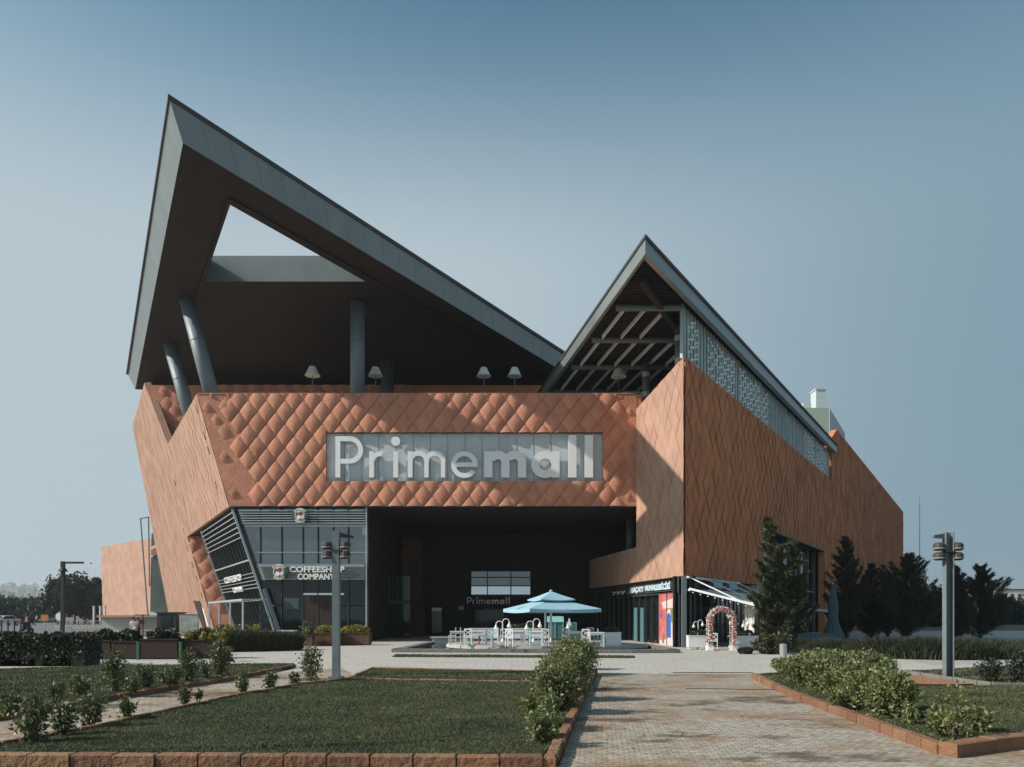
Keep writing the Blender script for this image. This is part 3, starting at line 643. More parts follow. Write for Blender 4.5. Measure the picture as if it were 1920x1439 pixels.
# border step in the soffit
mb = WMB()
i0 = bA+Vector((0.4, 4.0, 0)); i1 = i0+dr*26; i2 = i0+dl*24
mb.bar(i0+Vector((0, 0, -.06)), i1+Vector((0, 0, -.06)), .12, .12); mb.bar(i0+Vector((0, 0.1, -.065)), i2+Vector((0, 0, -.065)), .12, .11)
mb.build('soffit_rib', 'dark', roof)
# columns
for (a, b, r_) in (((-18.5, 46.6, 14.4), (-20.3, 46.6, 21.28), .46), ((-22.95, 54.3, 14.4), (-24.9, 54.3, 21.28), .46), ((-9.72, 47, 14.4), (-9.72, 47, 21.28), .45)):
    c = WMB().tube(a, b, r_, n=28).build('column', 'colblue', smooth=True)
    a_, b_ = Vector(a), Vector(b); WMB().tube(a_.lerp(b_, .62), a_.lerp(b_, .626), r_+.012, n=28).build('column_joint', 'alugrey', c)
WMB().tube((-9.7, 58, 14.4), (-9.7, 58, 21.28), .5, n=20).build('column', 'coldark', smooth=True)

# ---- the tower: left face and long right side
C0 = Vector((.2307*37.3, 37.3, 0)); dL = Vector((-.1571, 1, 0)); dLn = dL.normalized(); nL = Vector((-1, -.1571, 0)).normalized()
dR = Vector((.6429, 1, 0)); dRn = dR.normalized(); nR = Vector((1, -.6429, 0)).normalized(); kL = dL.length; kR = dR.length
TZ = 14.5; tF = (FY-37.3)*kL
zl = 3.57
pl = [[(0, zl), (tF+.0, zl), (tF, 13.9), (0, TZ)], [(tF, zl), (18.0*kL, zl), (18.0*kL, 5.65), (tF, 5.65)]]
quilt('tower_left_wall', 'terra_wing', mall, C0+OF+dLn*.0, dLn, (0, 0, 1), nL, pl, 1.1, 1.43, .025, 5, shape=.7, tilt=.022)
mb = WMB()
for p in pl: mb.prism([C0+dLn*max(u, .62)+up*v+nL*.005 for u, v in p], -nL*.5 if p is pl[0] else -nL*.35)
mb.build('tower_core', 'terra_wing')
yb0, yb1 = 50.0, 68.3                           # glazed bay in the long side
uA, uB = (yb0-37.3)*kR, (yb1-37.3)*kR; uE = (129-37.3)*kR; uM = (71.3-37.3)*kR
pr = [[(0, zl), (uA, zl), (uA, TZ), (0, TZ)], [(uA, 7.5), (uB, 7.5), (uB, TZ), (uA, TZ)], [(uB, 0), (uM, 0), (uM, TZ), (uB, TZ)], [(uM, 0), (uE, 0), (uE, 19.3), (uM+3, 19.9), (uM, 18.4)]]
quilt('long_side_wall', 'terra_side', mall, C0+OF, dRn, (0, 0, 1), nR, pr, 1.1, 1.43, .035, 4, shape=.7, tilt=.042)
mb = WMB()
for p in pr: mb.prism([C0+dRn*max(u, .62)+up*v+nR*.005 for u, v in p], -nR*.5)
mb.prism([C0+dRn*(uM+3)+up*0-nR*.5, C0+dRn*uE+up*0-nR*.5, C0+dRn*uE-nR*22, C0+dRn*(uM+3)-nR*22], (0, 0, 19.2))
mb.build('side_core', 'terra_side')
mb = WMB()
mb.obox(C0+dRn*uM-nR*.02+up*14.5, -nR*5, up*3.8, dRn*.3); mb.build('end_return', 'terra')
# bay glazing
bay = WMB().obox(C0+dRn*uA-nR*.9, dRn*(uB-uA), up*7.5, -nR*.1).build('bay_glazing', 'glassdark')
mb = WMB()
for i in range(8):
    u = uA+(uB-uA)*i/7; mb.obox(C0+dRn*(u-.06)-nR*.75, dRn*.12, up*7.5, -nR*.14)
mb.obox(C0+dRn*uA-nR*.72+up*3.6, dRn*(uB-uA), up*.14, -nR*.16); mb.build('bay_mullion', 'alugrey', bay)
WMB().obox(C0+dRn*uA+nR*.09+up*7.38, dRn*(uB-uA), up*.12, -nR*1.0).build('bay_lintel', 'frame', bay)
# perforated screen above the long wall
scr = WMB()
for i in range(0, 150):
    u = .12+i*(uM-.5)/150; scr.obox(C0+dRn*u-nR*(.16 if i % 2 else .22)+up*TZ, dRn*((uM-.5)/150*.96), up*2.72, -nR*.05)
scrn = scr.build('perforated_screen', 'screen')
for i in range(9):
    u = .05+i*(uM-.5)/8; WMB().obox(C0+dRn*u-nR*.1+up*TZ, dRn*.1, up*2.7, -nR*.14).build('screen_post', 'alu', scrn)
rng = random.Random(5); pf = WMB()        # pale tabs for the punched pattern, light through the holes painted into their colour
for k, (a0, a1) in enumerate([(1.0, 2.6), (4.2, 9.5), (10.3, 17.5), (29.2, 33.4), (34.2, 38.8)]):
    n = int((a1-a0)/.32)
    for i in range(n):
        for j in range(11):
            if (i+2*j) % 3 == 0: continue
            if rng.random() < .12: continue
            u = a0+i*.32; z = TZ+.12+j*.21+(i % 2)*.1
            if u > uM-1 or z > TZ+2.4: continue
            pf.obox(C0+dRn*u-nR*.155+up*z, dRn*.2, up*.13, nR*.012)
pf.build('punched_light_tabs', 'punch', scrn)
# ---- the tower's pointed roof
TZT, TZB = 17.9, 17.12
Ra = PZ(1210, 442, TZT); ed = Vector((-.168, 1, 0)); er = dR
RB = Ra+er*(71.5-Ra.y); RC = Ra+ed*(60-Ra.y)
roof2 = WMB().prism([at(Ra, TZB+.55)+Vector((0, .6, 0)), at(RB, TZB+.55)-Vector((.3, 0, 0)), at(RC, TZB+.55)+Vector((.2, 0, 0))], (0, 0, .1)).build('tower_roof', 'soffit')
def frame3(mb, z0, z1, wl, wr):
    a = at(Ra, z0); b = at(RB, z0); c = at(RC, z0)
    ia = a+Vector((.12, 1.5, 0))*max(wl, .3)
    mb.prism([a, b, b-nR*wr, ia], (0, 0, z1-z0)); mb.prism([at(a, z0+.002), at(ia, z0+.002), at(c, z0+.002)+Vector((wl, 0, 0)), at(c, z0+.002)], (0, 0, z1-z0-.004))
mb = WMB(); frame3(mb, TZB, TZT-.14, .35, .35); mb.build('roof_fascia', 'zinc', roof2)
mb = WMB()
a = at(Ra, TZT-.139)+Vector((-.02, -.16, 0)); mb.prism([a, at(RB, TZT-.139)+nR*.1, at(RB, TZT-.139)-nR*.5, at(RC, TZT-.139)+Vector((.5, 0, 0)), at(RC, TZT-.139)-Vector((.08, 0, 0))], (0, 0, .14)); mb.build('roof_flashing', 'zinc_dark', roof2)
sl = WMB()       # dark slats, cross beams and pale purlins under it
for i in range(88):
    y = Ra.y+1.6+i*.30
    xl = Ra.x+ed.x*(y-Ra.y)+.4; xr = Ra.x+er.x*(y-Ra.y)-.75
    if xr > xl: sl.box(xl, xr, y, y+.12, TZB+.22, TZB+.34)
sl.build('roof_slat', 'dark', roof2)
for y in (37.4, 41.8, 46.4, 51.5, 57):
    xl = Ra.x+ed.x*(y-Ra.y)+.4; xr = Ra.x+er.x*(y-Ra.y)-.7; WMB().tube((xl, y, TZB-.12), (xr, y, TZB-.12), .17, n=12).build('cross_beam', 'coldark', roof2)
cb = WMB(); a = at(Ra, TZB)+Vector((.25, 2.3, 0)); cb.bar(a+Vector((.0, 0, -.1)), a+er*8.5+Vector((-1.3, 0, -.1)), .3, .3); cb.build('edge_beam', 'soffit', roof2)
pu = WMB(); ys = [33.9, 37.4, 41.8, 46.4, 51.5, 57]
for k in range(14):
    x0 = Ra.x+.9+k*1.05
    for a_, b_ in zip(ys[:-1], ys[1:]):
        ya, yb = a_+.35, b_-.25
        xa, xb = x0+ed.x*(ya-Ra.y), x0+ed.x*(yb-Ra.y)
        if xa > Ra.x+er.x*(ya-Ra.y)-1.2: continue
        pu.bar((xa, ya, TZB-.05), (xb, yb, TZB-.05), .07, .22)
pu.build('purlin', 'white', roof2)
for x, y in ((.2243*39.6, 39.6), (.1795*45.6, 45.6), (.24*47, 47)):
    c = WMB().tube((x, y, 14.2), (x, y, TZB-.2), .25, n=20).build('column', 'coldark', smooth=True)
    WMB().tube((x, y, 14.9), (x, y, 15.2), .262, n=20).build('column_sun_stripe', 'alu', c); WMB().tube((x, y, 16.1), (x, y, 16.4), .262, n=20).build('column_sun_stripe', 'alu', c)  # pale rings colour in the sun stripes between the louvre shadows
# terrace inside the tower
WMB().prism([C0+dLn*.6+dRn*.6+up*13.4, C0+dRn*40-nR*.6+up*13.4, Vector((XR+2, 61, 13.4)), Vector((XR, FY+.5, 13.4))], (0, 0, .2)).build('terrace_floor', 'deckstone')
# ---- entrance hall below
BW = 60.0
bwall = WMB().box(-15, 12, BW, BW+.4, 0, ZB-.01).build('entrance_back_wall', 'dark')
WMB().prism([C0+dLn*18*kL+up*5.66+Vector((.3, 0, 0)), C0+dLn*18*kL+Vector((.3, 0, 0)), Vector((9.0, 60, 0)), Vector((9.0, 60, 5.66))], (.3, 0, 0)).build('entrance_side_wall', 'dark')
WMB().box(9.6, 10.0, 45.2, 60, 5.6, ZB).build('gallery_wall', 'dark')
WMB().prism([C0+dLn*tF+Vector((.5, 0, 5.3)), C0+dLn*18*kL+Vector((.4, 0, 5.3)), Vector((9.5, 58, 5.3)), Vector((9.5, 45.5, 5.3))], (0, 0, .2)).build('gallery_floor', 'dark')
WMB().tube((8.0, 50.5, 5.5), (8.0, 50.5, ZB), .3, n=16).build('column', 'coldark', smooth=True)
p0, p1 = PY(753, 1010, 56), PY(792, 1010, 56)
WMB().box(p0.x, p1.x, 56, 57.6, 0, 7.3).build('rust_pier', 'rust')
win = WMB().box(*[PY(883, 0, BW-.1).x, PY(996, 0, BW-.1).x], BW-.14, BW-.06, CH+(HY-1138)/F*BW, CH+(HY-1070)/F*BW).build('entrance_window', 'frame')
ys_ = [1071, 1083, 1099, 1116]; xs_ = [883, 914, 958, 995]
for j in range(3):
    for i in range(3):
        a, b = PY(xs_[i]+1, ys_[j+1]-1, BW-.16), PY(xs_[i+1]-1, ys_[j]+1, BW-.16)
        WMB().box(a.x, b.x, BW-.165, BW-.143, a.z, b.z).build('window_pane', 'mirror' if j == 2 else 'glass', win)
esg = WMB().box(PY(872, 0, 59).x, PY(1000, 0, 59).x, 59.0, 59.1, CH+(HY-1134)/F*59, CH+(HY-1119)/F*59).build('entrance_sign', 'dark')
k2 = (957-877)*59/F/482; letters(PY(876, 0, 59).x, 58.84, CH+(HY-1133)/F*59, k2, .12, esg, 'signwhite')
mb = WMB(); mb.box(PY(811, 0, 59).x, PY(829, 0, 59).x, 58.6, 58.7, .2, 2.15); dd = mb.build('side_door', 'glassgreen')
WMB().box(PY(811, 0, 59).x, PY(829, 0, 59).x, 58.56, 58.6, 1.9, 2.15).build('door_sign', 'signwhite', dd)
a = PY(860, 1145, 58); mb = WMB(); mb.box(a.x, a.x+.42, 58, 58.05, a.z, a.z+.4); ib = mb.build('direction_sign', 'mblue')
text('sign_lettering', 'IN', .3, .02, 'signwhite', ib, Vector((a.x+.06, 57.98, a.z+.08))+OF, (1, 0, 0), (0, 0, 1))
text('shop_lettering', 'MILK', .42, .03, 'leafyellow', bwall, Vector((PY(906, 0, 59).x, 59.5, CH+(HY-1146)/F*59))+OF, (1, 0, 0), (0, 0, 1))
WMB().box(PY(890, 0, 58).x, PY(945, 0, 58).x, 59.3, 59.34, .0, 2.0).build('entrance_door', 'glassdark')
# dark glass left of the pier, reflecting
gx0, gx1 = PY(692, 0, 52).x, PY(753, 0, 52).x
sg = WMB().box(gx0-1.2, gx1+.6, 52, 52.1, 0, 4.3).build('shop_glazing', 'glassdark')
mb = WMB()
for i in range(9): x = gx0+(gx1-gx0)*i/8; mb.box(x-.03, x+.03, 51.9, 51.99, 2.6, 4.3)
mb.box(gx0-.6, gx1+.6, 51.85, 51.99, 2.4, 2.6); mb.build('mullion', 'frame', sg)
a = PY(690, 1137, 51); text('shop_lettering', '91', .45, .04, 'signwhite', sg, a+OF, (1, 0, 0), (0, 0, 1))

# ---- coffee shop front
CY = FY+.3
cx1 = PY(689, 0, CY).x
def cfx(z): return -13.75-.345*z                # leaning left edge
cz1 = ZB-.08
def zc(py): return CH+(HY-py)/F*CY
coffee = WMB().box(-16, cx1, CY+.6, CY+.62, .0, .02).build('coffee_shop_front', 'frame')
mull = [488, 528, 568, 596, 625, 653, 690]; mx = [(m_-960)/F*CY for m_ in mull]
WMB().prism([(cfx(.1)+.2, CY+.12, .02), (cx1-.05, CY+.12, .02), (cx1-.05, CY+.12, cz1), (cfx(cz1)+.2, CY+.12, cz1)], (0, .05, 0)).build('inner_wall', 'dark', coffee)
WMB().box(cx1-.06, cx1, CY+.06, BW_-.1, 0, cz1).build('return_wall', 'dark', coffee)
zr = [0.12, 2.1, zc(1094), zc(1088), zc(1057.5), zc(1036.5), zc(986), cz1]
for j, (a, b) in enumerate(((.12, 2.15), (2.2, zc(1089)), (zc(1057), zc(1036.8)), (zc(1036.2), zc(985)), (zc(984), cz1))):
    for i in range(len(mx)):
        r_ = mx[i]-.035; l0 = cfx(a) if i == 0 else mx[i-1]+.035; l1 = cfx(b) if i == 0 else l0
        if i == 0 and l0 > r_: continue
        WMB().prism([(l0+.05, CY, a), (r_, CY, a), (r_, CY, b), (l1+.05, CY, b)], (0, .03, 0)).build('window_pane', 'glass' if j >= 2 else 'glassdark', coffee)
WMB().box((568-960)/F*CY, (645-960)/F*CY, CY-.012, CY-.002, zc(1116), zc(1112.5)).build('light_strip', 'signwhite', coffee)
WMB().box((570-960)/F*CY, (622-960)/F*CY, CY-.010, CY-.001, .15, zc(1119)).build('entrance_door', 'woodbox', coffee)
for x_ in (586, 604, 620): WMB().box((x_-.6-960)/F*CY, (x_+.6-960)/F*CY, CY-.02, CY-.011, .15, zc(1119)).build('door_frame', 'frame', coffee)
WMB().box((533-960)/F*CY, (560-960)/F*CY, CY-.010, CY-.001, zc(1142), zc(1122)).build('window_poster', 'canvas_dark', coffee)
mb = WMB()
for x in mx: mb.box(x-.03, x+.03, CY-.03, CY+.06, 0, cz1)
mb.box(cfx(.1), cx1, CY-.02, CY+.05, .0, .12)
mb.build('mullion', 'frame', coffee)
WMB().box(cx1-.05, cx1+.03, CY-.34, CY-.3, 0, cz1).box(cx1-.3, cx1+.02, CY-.02, CY+.1, zc(1004), zc(986)).build('edge_post', 'alu', coffee)
lv = WMB()
for i in range(6):
    z = zc(959.5+i*4.6); lv.box(cfx(z)+.1, cx1, CY-.34, CY-.06, z-.022, z+.022)
lv.box(cfx(zc(986))+.1, cx1, CY-.06, CY-.005, zc(988.5), zc(984.2)); lv.build('louvre', 'alu', coffee)
WMB().box(cfx(zc(1036))+.1, cx1, CY-.04, CY-.008, zc(1036.8), zc(1035.6)).build('transom', 'alu', coffee)
bd = WMB().prism([(cfx(zc(1088))+.1, CY-.16, zc(1088)), (cx1-.15, CY-.16, zc(1088)), (cx1-.15, CY-.16, zc(1058)), (cfx(zc(1058))+.1, CY-.16, zc(1058))], (0, .08, 0)).build('sign_band', 'band', coffee)
lv = WMB()
for i in range(7):
    z = zc(1060+i*4.4); lv.box(cfx(z)+.05, cx1, CY-.34, CY-.2, z-.02, z+.02)
lv.build('louvre', 'alugrey', bd)
for s_, px0, px1, py in (('COFFEESHOP', 543, 646, 1073), ('COMPANY', 558, 628, 1086.5)):
    p = PY(px0, py, CY-.45)
    text('sign_lettering', s_, .47, .07, 'signwhite', bd, p+OF, (1, 0, 0), (0, 0, 1), bold=.012, width=(px1-px0)/F*(CY-.45))
WMB().box(PY(640, 0, CY).x, PY(670, 0, CY).x, CY-.5, CY-.42, zc(1083), zc(1079)).build('sign_tail', 'signgreen', bd)
def roundel(c, r, U, N, par):
    """round green badge with a ring of lettering and a two-tone swirl"""
    c = Vector(c); U = Vector(U).normalized(); V = Vector((0, 0, 1)) if abs(N.z) < .2 else N.cross(U); N = Vector(N).normalized()
    def disc(rr, off, m, nm, p, th=.03, n=40, a0=0, a1=360, cc=(0, 0)):
        pts = [c+U*(cc[0]+cos(R(a0+(a1-a0)*i/n))*rr)+V*(cc[1]+sin(R(a0+(a1-a0)*i/n))*rr)+N*off for i in range(n if a1-a0 == 360 else n+1)]
        return WMB().prism(pts, N*th).build(nm, m, p)
    d = disc(r, 0, 'signgreen', 'round_sign', par, .12)
    disc(r*.66, .12, 'signwhite', 'inner_ring', d, .02); disc(r*.58, .141, 'signbrown', 'swirl', d, .02)
    disc(r*.54, .162, 'signwhite', 'swirl', d, .012, a0=-60, a1=120); disc(r*.27, .1755, 'signbrown', 'swirl', d, .01, cc=(r*.13, r*.23)); disc(r*.27, .1756, 'signwhite', 'swirl', d, .01, cc=(-r*.13, -r*.23))
    for word, mid, sgn in (('COFFEESHOP', 90, -1), ('COMPANY', -90, 1)):
        span = 118 if sgn < 0 else 100
        for i, ch in enumerate(word):
            a_ = R(mid+sgn*span*((i+.5)/len(word)-.5)); rd = U*cos(a_)+V*sin(a_); tn = (U*sin(a_)-V*cos(a_))*(1 if sgn < 0 else -1)
            upv = rd if sgn < 0 else -rd
            text('ring_letter', ch, r*.30, .012, 'signwhite', d, c+rd*r*(.74 if sgn < 0 else .94)-tn*r*.08+N*.13+OF, tn, upv, bold=.008)
    return d
roundel(PY(563.5, 967.5, CY-.5), 14.5*CY/F, (1, 0, 0), Vector((0, -1, 0)), coffee)
roundel(PY(524, 1073, CY-.5), 15.5*CY/F, (1, 0, 0), Vector((0, -1, 0)), coffee)
# leaning louvred side of the coffee shop
Pc = Vector((cfx(0), CY, 0)); vc = Vector((-.345, 0, 1)); nC = Vector((-1, -.579, -.345)).normalized(); LS = 11.6
def cpt(t, z, o=0.0): return Pc+d1*t+vc*z+nC*o
side = WMB().prism([cpt(.1, 0), cpt(LS, 0), cpt(LS, cz1), cpt(.1, cz1)], -nC*.05).build('coffee_shop_side', 'glassgreen')
mb = WMB()
for i in range(13): t = .2+i*(LS-.3)/12; mb.bar(cpt(t, 0.2, .12), cpt(t, cz1, .12), .07, .22, nC)
mb.build('side_fin', 'frame', side)
mb = WMB()
for z in [cz1-.15-.3*i for i in range(6)]: mb.bar(cpt(0, z, .28), cpt(LS+.1, z, .28), .05, .1, nC)
mb.bar(cpt(0, 5.0, .28), cpt(LS, 5.0, .28), .1, .06, nC)
for z in [3.35+.22*i for i in range(5)]: mb.bar(cpt(0, z, .28), cpt(LS, z, .28), .04, .08, nC)
mb.bar(cpt(-.02, 0.1, .3), cpt(-.02, cz1, .3), .12, .12, nC); mb.bar(cpt(LS, 0.1, .3), cpt(LS, cz1, .3), .1, .1, nC)
mb.build('side_louvre', 'alu', side)
ub = (-d1).normalized()
text('sign_lettering', 'COFFEESHOP', .62, .05, 'signwhite', side, cpt(8.6, 3.95, .42)+OF, ub, vc, width=6.4)
text('sign_lettering', 'COMPANY', .5, .05, 'signwhite', side, cpt(6.9, 3.25, .42)+OF, ub, vc, width=3.6)
mb = WMB(); hx = Vector((-1, -.579, 0)).normalized()
mb.bar(cpt(0, 2.55)+hx*.2, cpt(LS, 2.55)+hx*.2, .12, .12); mb.bar(cpt(0, 2.5)+hx*1.5, cpt(LS, 2.5)+hx*1.5, .12, .12)
for t in (0.05, 3.8, 7.6, LS-.05): mb.bar(cpt(t, 2.55)+hx*.1, cpt(t, 2.5)+hx*1.5, .09, .09); mb.bar((*tuple(cpt(t, 2.5)+hx*1.5)[:2], 0), tuple(cpt(t, 2.46)+hx*1.5), .1, .1)
mb.build('side_canopy', 'alu', side)
mb = WMB()
for i in range(16): t = .3+i*.72; mb.bar(cpt(t, 2.53)+hx*.2, cpt(t, 2.48)+hx*1.45, .05, .03)
mb.build('canopy_slat', 'frame', side)
WMB().bar(cpt(-.25, 0, .1), cpt(-.25, 3.2, .1), .18, .2, nC).build('brace', 'alugrey', side)

# ---- pudding shop under the tower
shop = WMB().obox(C0+up*0-nL*.5, dLn*18*kL, up*zl, -nL*.1).build('shop_glazing', 'glassdark')
mb = WMB()
for i in range(17): u = .05+i*1.1; mb.obox(C0+dLn*u-nL*.3, dLn*.06, up*2.75, -nL*.12)
mb.obox(C0+dLn*.0-nL*.28+up*2.72, dLn*18*kL, up*.1, -nL*.14); mb.build('mullion', 'frame', shop)
mb = WMB()
for i in range(6): mb.obox(C0-nL*.28+up*(2.9+.12*i), dLn*18*kL, up*.03, -nL*.1)
mb.build('louvre', 'alugrey', shop)
rc = WMB().obox(C0+up*0-nR*.5, dRn*(uA), up*zl, -nR*.1).build('shop_glazing', 'glassdark')
mb = WMB()
for i in range(8): mb.obox(C0-nR*.28+up*(2.75+.1*i), dRn*uA, up*.03, -nR*.1)
for i in range(9): mb.obox(C0+dRn*(.3+i*1.7)-nR*.34, dRn*.06, up*2.7, -nR*.1)
mb.build('louvre', 'alugrey', rc)
WMB().obox(C0-Vector((.1, .0, 0))+nL*.0, (.22, 0, 0), (0, .25, 0), (0, 0, zl)).build('corner_post', 'alugrey')
p0_ = C0-nL*.26
def SL(px, py, o=0.0): return PP(px, py, p0_+nL*o, nL)
sb = WMB().prism([SL(1160, 1112), SL(1262, 1100), SL(1262, 1087), SL(1160, 1099)], nL*.03).build('shop_sign', 'frame')
a = SL(1180, 1112, .06); b = SL(1221, 1107, .06)
text('sign_lettering', 'ALAÇATI', .42, .05, 'signblue', sb, a+OF, -dLn, up, bold=.018, width=(SL(1206, 1108, .06)-a).length)
a = SL(1210, 1108.5, .06); text('sign_lettering', 'MUHALLEBİCİSİ', .42, .05, 'signblue', sb, a+OF, -dLn, up, bold=.018, width=(SL(1257, 1100, .06)-a).length)
a = SL(1148, 1114.5, .06); text('sign_lettering', 'yyy', .33, .03, 'signwhite', sb, a+OF, -dLn, up, width=(SL(1173, 1112, .06)-a).length)
# painted mural on the corner panes
mural = WMB().prism([SL(1236, 1209), SL(1280, 1214.5), SL(1280, 1111), SL(1236, 1115)], nL*.012).build('mural', 'mred')
def mp(px_, m, pts, o): WMB().prism([SL(a, b, o) for a, b in pts], nL*.004).build(px_, m, mural)
mp('painted_wall', 'mwhite', [(1237, 1209), (1280, 1214), (1280, 1200), (1262, 1198), (1237, 1201)], .014)
mp('painted_arch', 'mwhite', [(1249, 1203), (1261, 1204), (1261, 1150), (1258, 1143), (1252, 1143), (1249, 1150)], .019)
mp('painted_wall', 'mwhite', [(1244, 1142), (1262, 1140), (1279, 1138), (1279, 1124), (1262, 1122), (1240, 1130)], .0145)
mp('painted_door', 'mblue', [(1250.5, 1196), (1258, 1196.5), (1258, 1155), (1255.5, 1150), (1252.5, 1150), (1250.5, 1155)], .024)
mp('painted_window', 'mblue', [(1265, 1124), (1273, 1123), (1273, 1112), (1265, 1113)], .024)
mp('painted_window', 'mblue', [(1237.5, 1160), (1240.5, 1160), (1240.5, 1151), (1237.5, 1151)], .024)
mp('painted_frame', 'mwhite', [(1268, 1161), (1274, 1161), (1274, 1148), (1268, 1148)], .019)
mp('painted_window', 'mblue', [(1269.5, 1160), (1272.5, 1160), (1272.5, 1150), (1269.5, 1150)], .024)
for pts in ([(1259, 1168), (1265, 1170), (1268, 1150), (1262, 1140), (1257, 1142)], [(1272, 1190), (1279, 1208), (1280, 1160), (1276, 1150), (1274, 1168)], [(1241, 1206), (1245, 1206), (1245, 1188), (1242, 1188)], [(1266, 1206), (1269, 1207), (1268, 1190), (1265, 1192)]): mp('painted_vine', 'mgreen', pts, .029)
mb = WMB()
for px in (1250, 1265): mb.prism([SL(px-.4, 1213, .036), SL(px+.4, 1213, .036), SL(px+.4, 1111, .036), SL(px-.4, 1111, .036)], nL*.01)
mb.build('mullion', 'frame', mural)
mb = WMB()
for px in (1193, 1205): mb.prism([SL(px-3, 1206, .02), SL(px+3, 1206.5, .02), SL(px+3, 1140, .02), SL(px-3, 1140, .02)], nL*.05)
mb.build('green_curtain', 'tealdark', shop)
# rooftop block
ph = WMB(); a = PY(1505, 795, 86); b = PY(1555, 765, 86); ph.box(a.x, b.x, 86, 98, 19, b.z); g_ = ph.build('rooftop_plant_room', 'greenwall')
c = PY(1584, 800, 98); mb = WMB(); mb.prism([(b.x, 86.0, 19), (c.x, 98, 19), (c.x, 98, b.z-.02), (b.x, 86.0, b.z-.02)], (-.3, .2, 0)); mb.v = [(x+.02, y-.02, z) for x, y, z in mb.v]; mb.build('plant_room_side', 'palewall', g_)
a, b = PY(1530, 765, 90), PY(1548, 731, 90); WMB().box(a.x, b.x, 90, 91.6, a.z-.2, b.z).box(a.x-.1, b.x+.1, 89.9, 91.7, b.z, b.z+.15).build('chimney', 'palewall', g_)
a, b = PY(1506, 765, 88), PY(1521, 756, 88); WMB().box(a.x, b.x, 88, 90, a.z-2, b.z).build('roof_unit', 'palewall', g_)
# ------------------------------------------------------------------ fountain deck and café terrace
DZ = 0.14
basin = empty('fountain_basin', (0, 36, 0), label='low dark stone basin of a fountain with shallow water before the entrance', cat='fountain')
class BMB(MB):
    def build(s, name, m, parent=None, smooth=False, **kw):
        s.v = [(x, y-36, z) for x, y, z in s.v]; return MB.build(s, name, m, parent or basin, smooth, **kw)
fl = [(-5.25, 32.5), (5.1, 31.7), (7.2, 31.9), (7.0, 37.5), (4.4, 42), (-4.6, 42)]
mb = BMB()
for a, b in zip(fl, fl[1:]+fl[:1]):
    a, b = Vector((*a, 0)), Vector((*b, 0)); d = (b-a).normalized(); s = Vector((-d.y, d.x, 0)); n = max(1, round((b-a).length/2.4)); L_ = (b-a).length
    for i in range(n): p = a+d*(L_*i/n+.008); q = a+d*(L_*(i+1)/n-.008); mb.obox(p, q-p, s*.42, (0, 0, DZ))
mb.build('stone_rim', 'stonekerb')
BMB().poly([(x*.98, 32.6+(y-32.6)*.98+.1, .05) for x, y in fl]).build('water', 'water')
prof = [(0.01, 0), (1, 0)]
pts = []
for i in range(36):
    t = 2*pi*i/36; pts.append((1.7+4.9*cos(t), 36.3+3.35*sin(t), .07))
deck = BMB().prism(pts, (0, 0, .13)).build('deck', 'deckstone')
BMB().prism([(1.7+(x-1.7)*.985, 36.3+(y-36.3)*.985, .2) for x, y, z in pts], (0, 0, .05)).build('deck_floor', 'sidewalk')
DK = .25
bench = MB(); bench.prism([(-4.4, 41.0, 0), (-1.5, 41.2, 0), (-1.5, 41.7, 0), (-4.3, 41.5, 0)], (0, 0, .34)).prism([(-4.5, 40.9, .34), (-1.4, 41.1, .34), (-1.4, 41.8, .34), (-4.4, 41.6, .34)], (0, 0, .06))
bench.build('stone_bench', 'deckstone', label='low pale stone bench along the back of the fountain basin', cat='bench')

def white_chair():
    t = empty('cafe_chair', (0, 0, 0), 0, 'white cross-back wooden chair', 'chair', 'chairs on the café deck')
    MB().box(-.21, .21, -.21, .21, .44, .48).build('seat', 'white', t)
    for x, y, h in ((-.2, -.2, .44), (.2, -.2, .44), (-.2, .2, .92), (.2, .2, .92)):
        MB().bar((x*.98, y*.98, h), (x, y*1.04, 0), .042, .042).build('leg', 'white', t)
    b = MB().bar((-.185, .205, .90), (.185, .205, .90), .03, .07).bar((-.185, .205, .54), (.185, .205, .54), .03, .05)
    b.bar((-.175, .2, .86), (.175, .2, .57), .02, .04).bar((-.175, .212, .57), (.175, .212, .86), .02, .04).lathe((0, .19, .70), [(.05, 0), (.05, .02)], 8)
    b.build('backrest', 'white', t)
    s = MB()
    for x in (-.2, .2): s.bar((x, -.18, .2), (x, .18, .2), .022, .03)
    s.bar((-.18, 0, .2), (.18, 0, .2), .022, .03).build('stretcher', 'white', t)
    return t
def white_table():
    t = empty('cafe_table', (0, 0, 0), 0, 'white square wooden table', 'table', 'tables on the café deck')
    MB().box(-.4, .4, -.4, .4, .72, .76).build('tabletop', 'white', t)
    MB().box(-.35, .35, -.35, -.32, .62, .719).box(-.35, .35, .32, .35, .62, .719).box(-.35, -.32, -.319, .319, .62, .718).box(.32, .35, -.319, .319, .62, .718).build('apron', 'white', t)
    for x, y in ((-.35, -.35), (.35, -.35), (-.35, .35), (.35, .35)): MB().bar((x, y, .72), (x, y, 0), .06, .06).build('leg', 'white', t)
    return t
def paint(root, m, only=None):
    for k in KIDS.get(root.name, []):
        if only and not k.name.startswith(only): continue
        me = k.data.copy(); me.materials[0] = M[m]; k.data = me
        for q in KIDS.get(k.name, []):
            me = q.data.copy(); me.materials[0] = M[m]; q.data = me
tb0 = white_table(); ch0 = white_chair(); tb0.scale = ch0.scale = (.82,)*3; used = [0, 0]
def place(proto, i, px, base_py, z, rz, lab, **kw):
    p = G(px, base_py, z); q = (p.x, p.y, z)
    if used[i] == 0: o = proto; o.location = q; o.rotation_euler = (0, 0, rz); o['label'] = lab; used[i] = 1
    else: o = dup(proto, None, q, rz, None, lab)
    return o
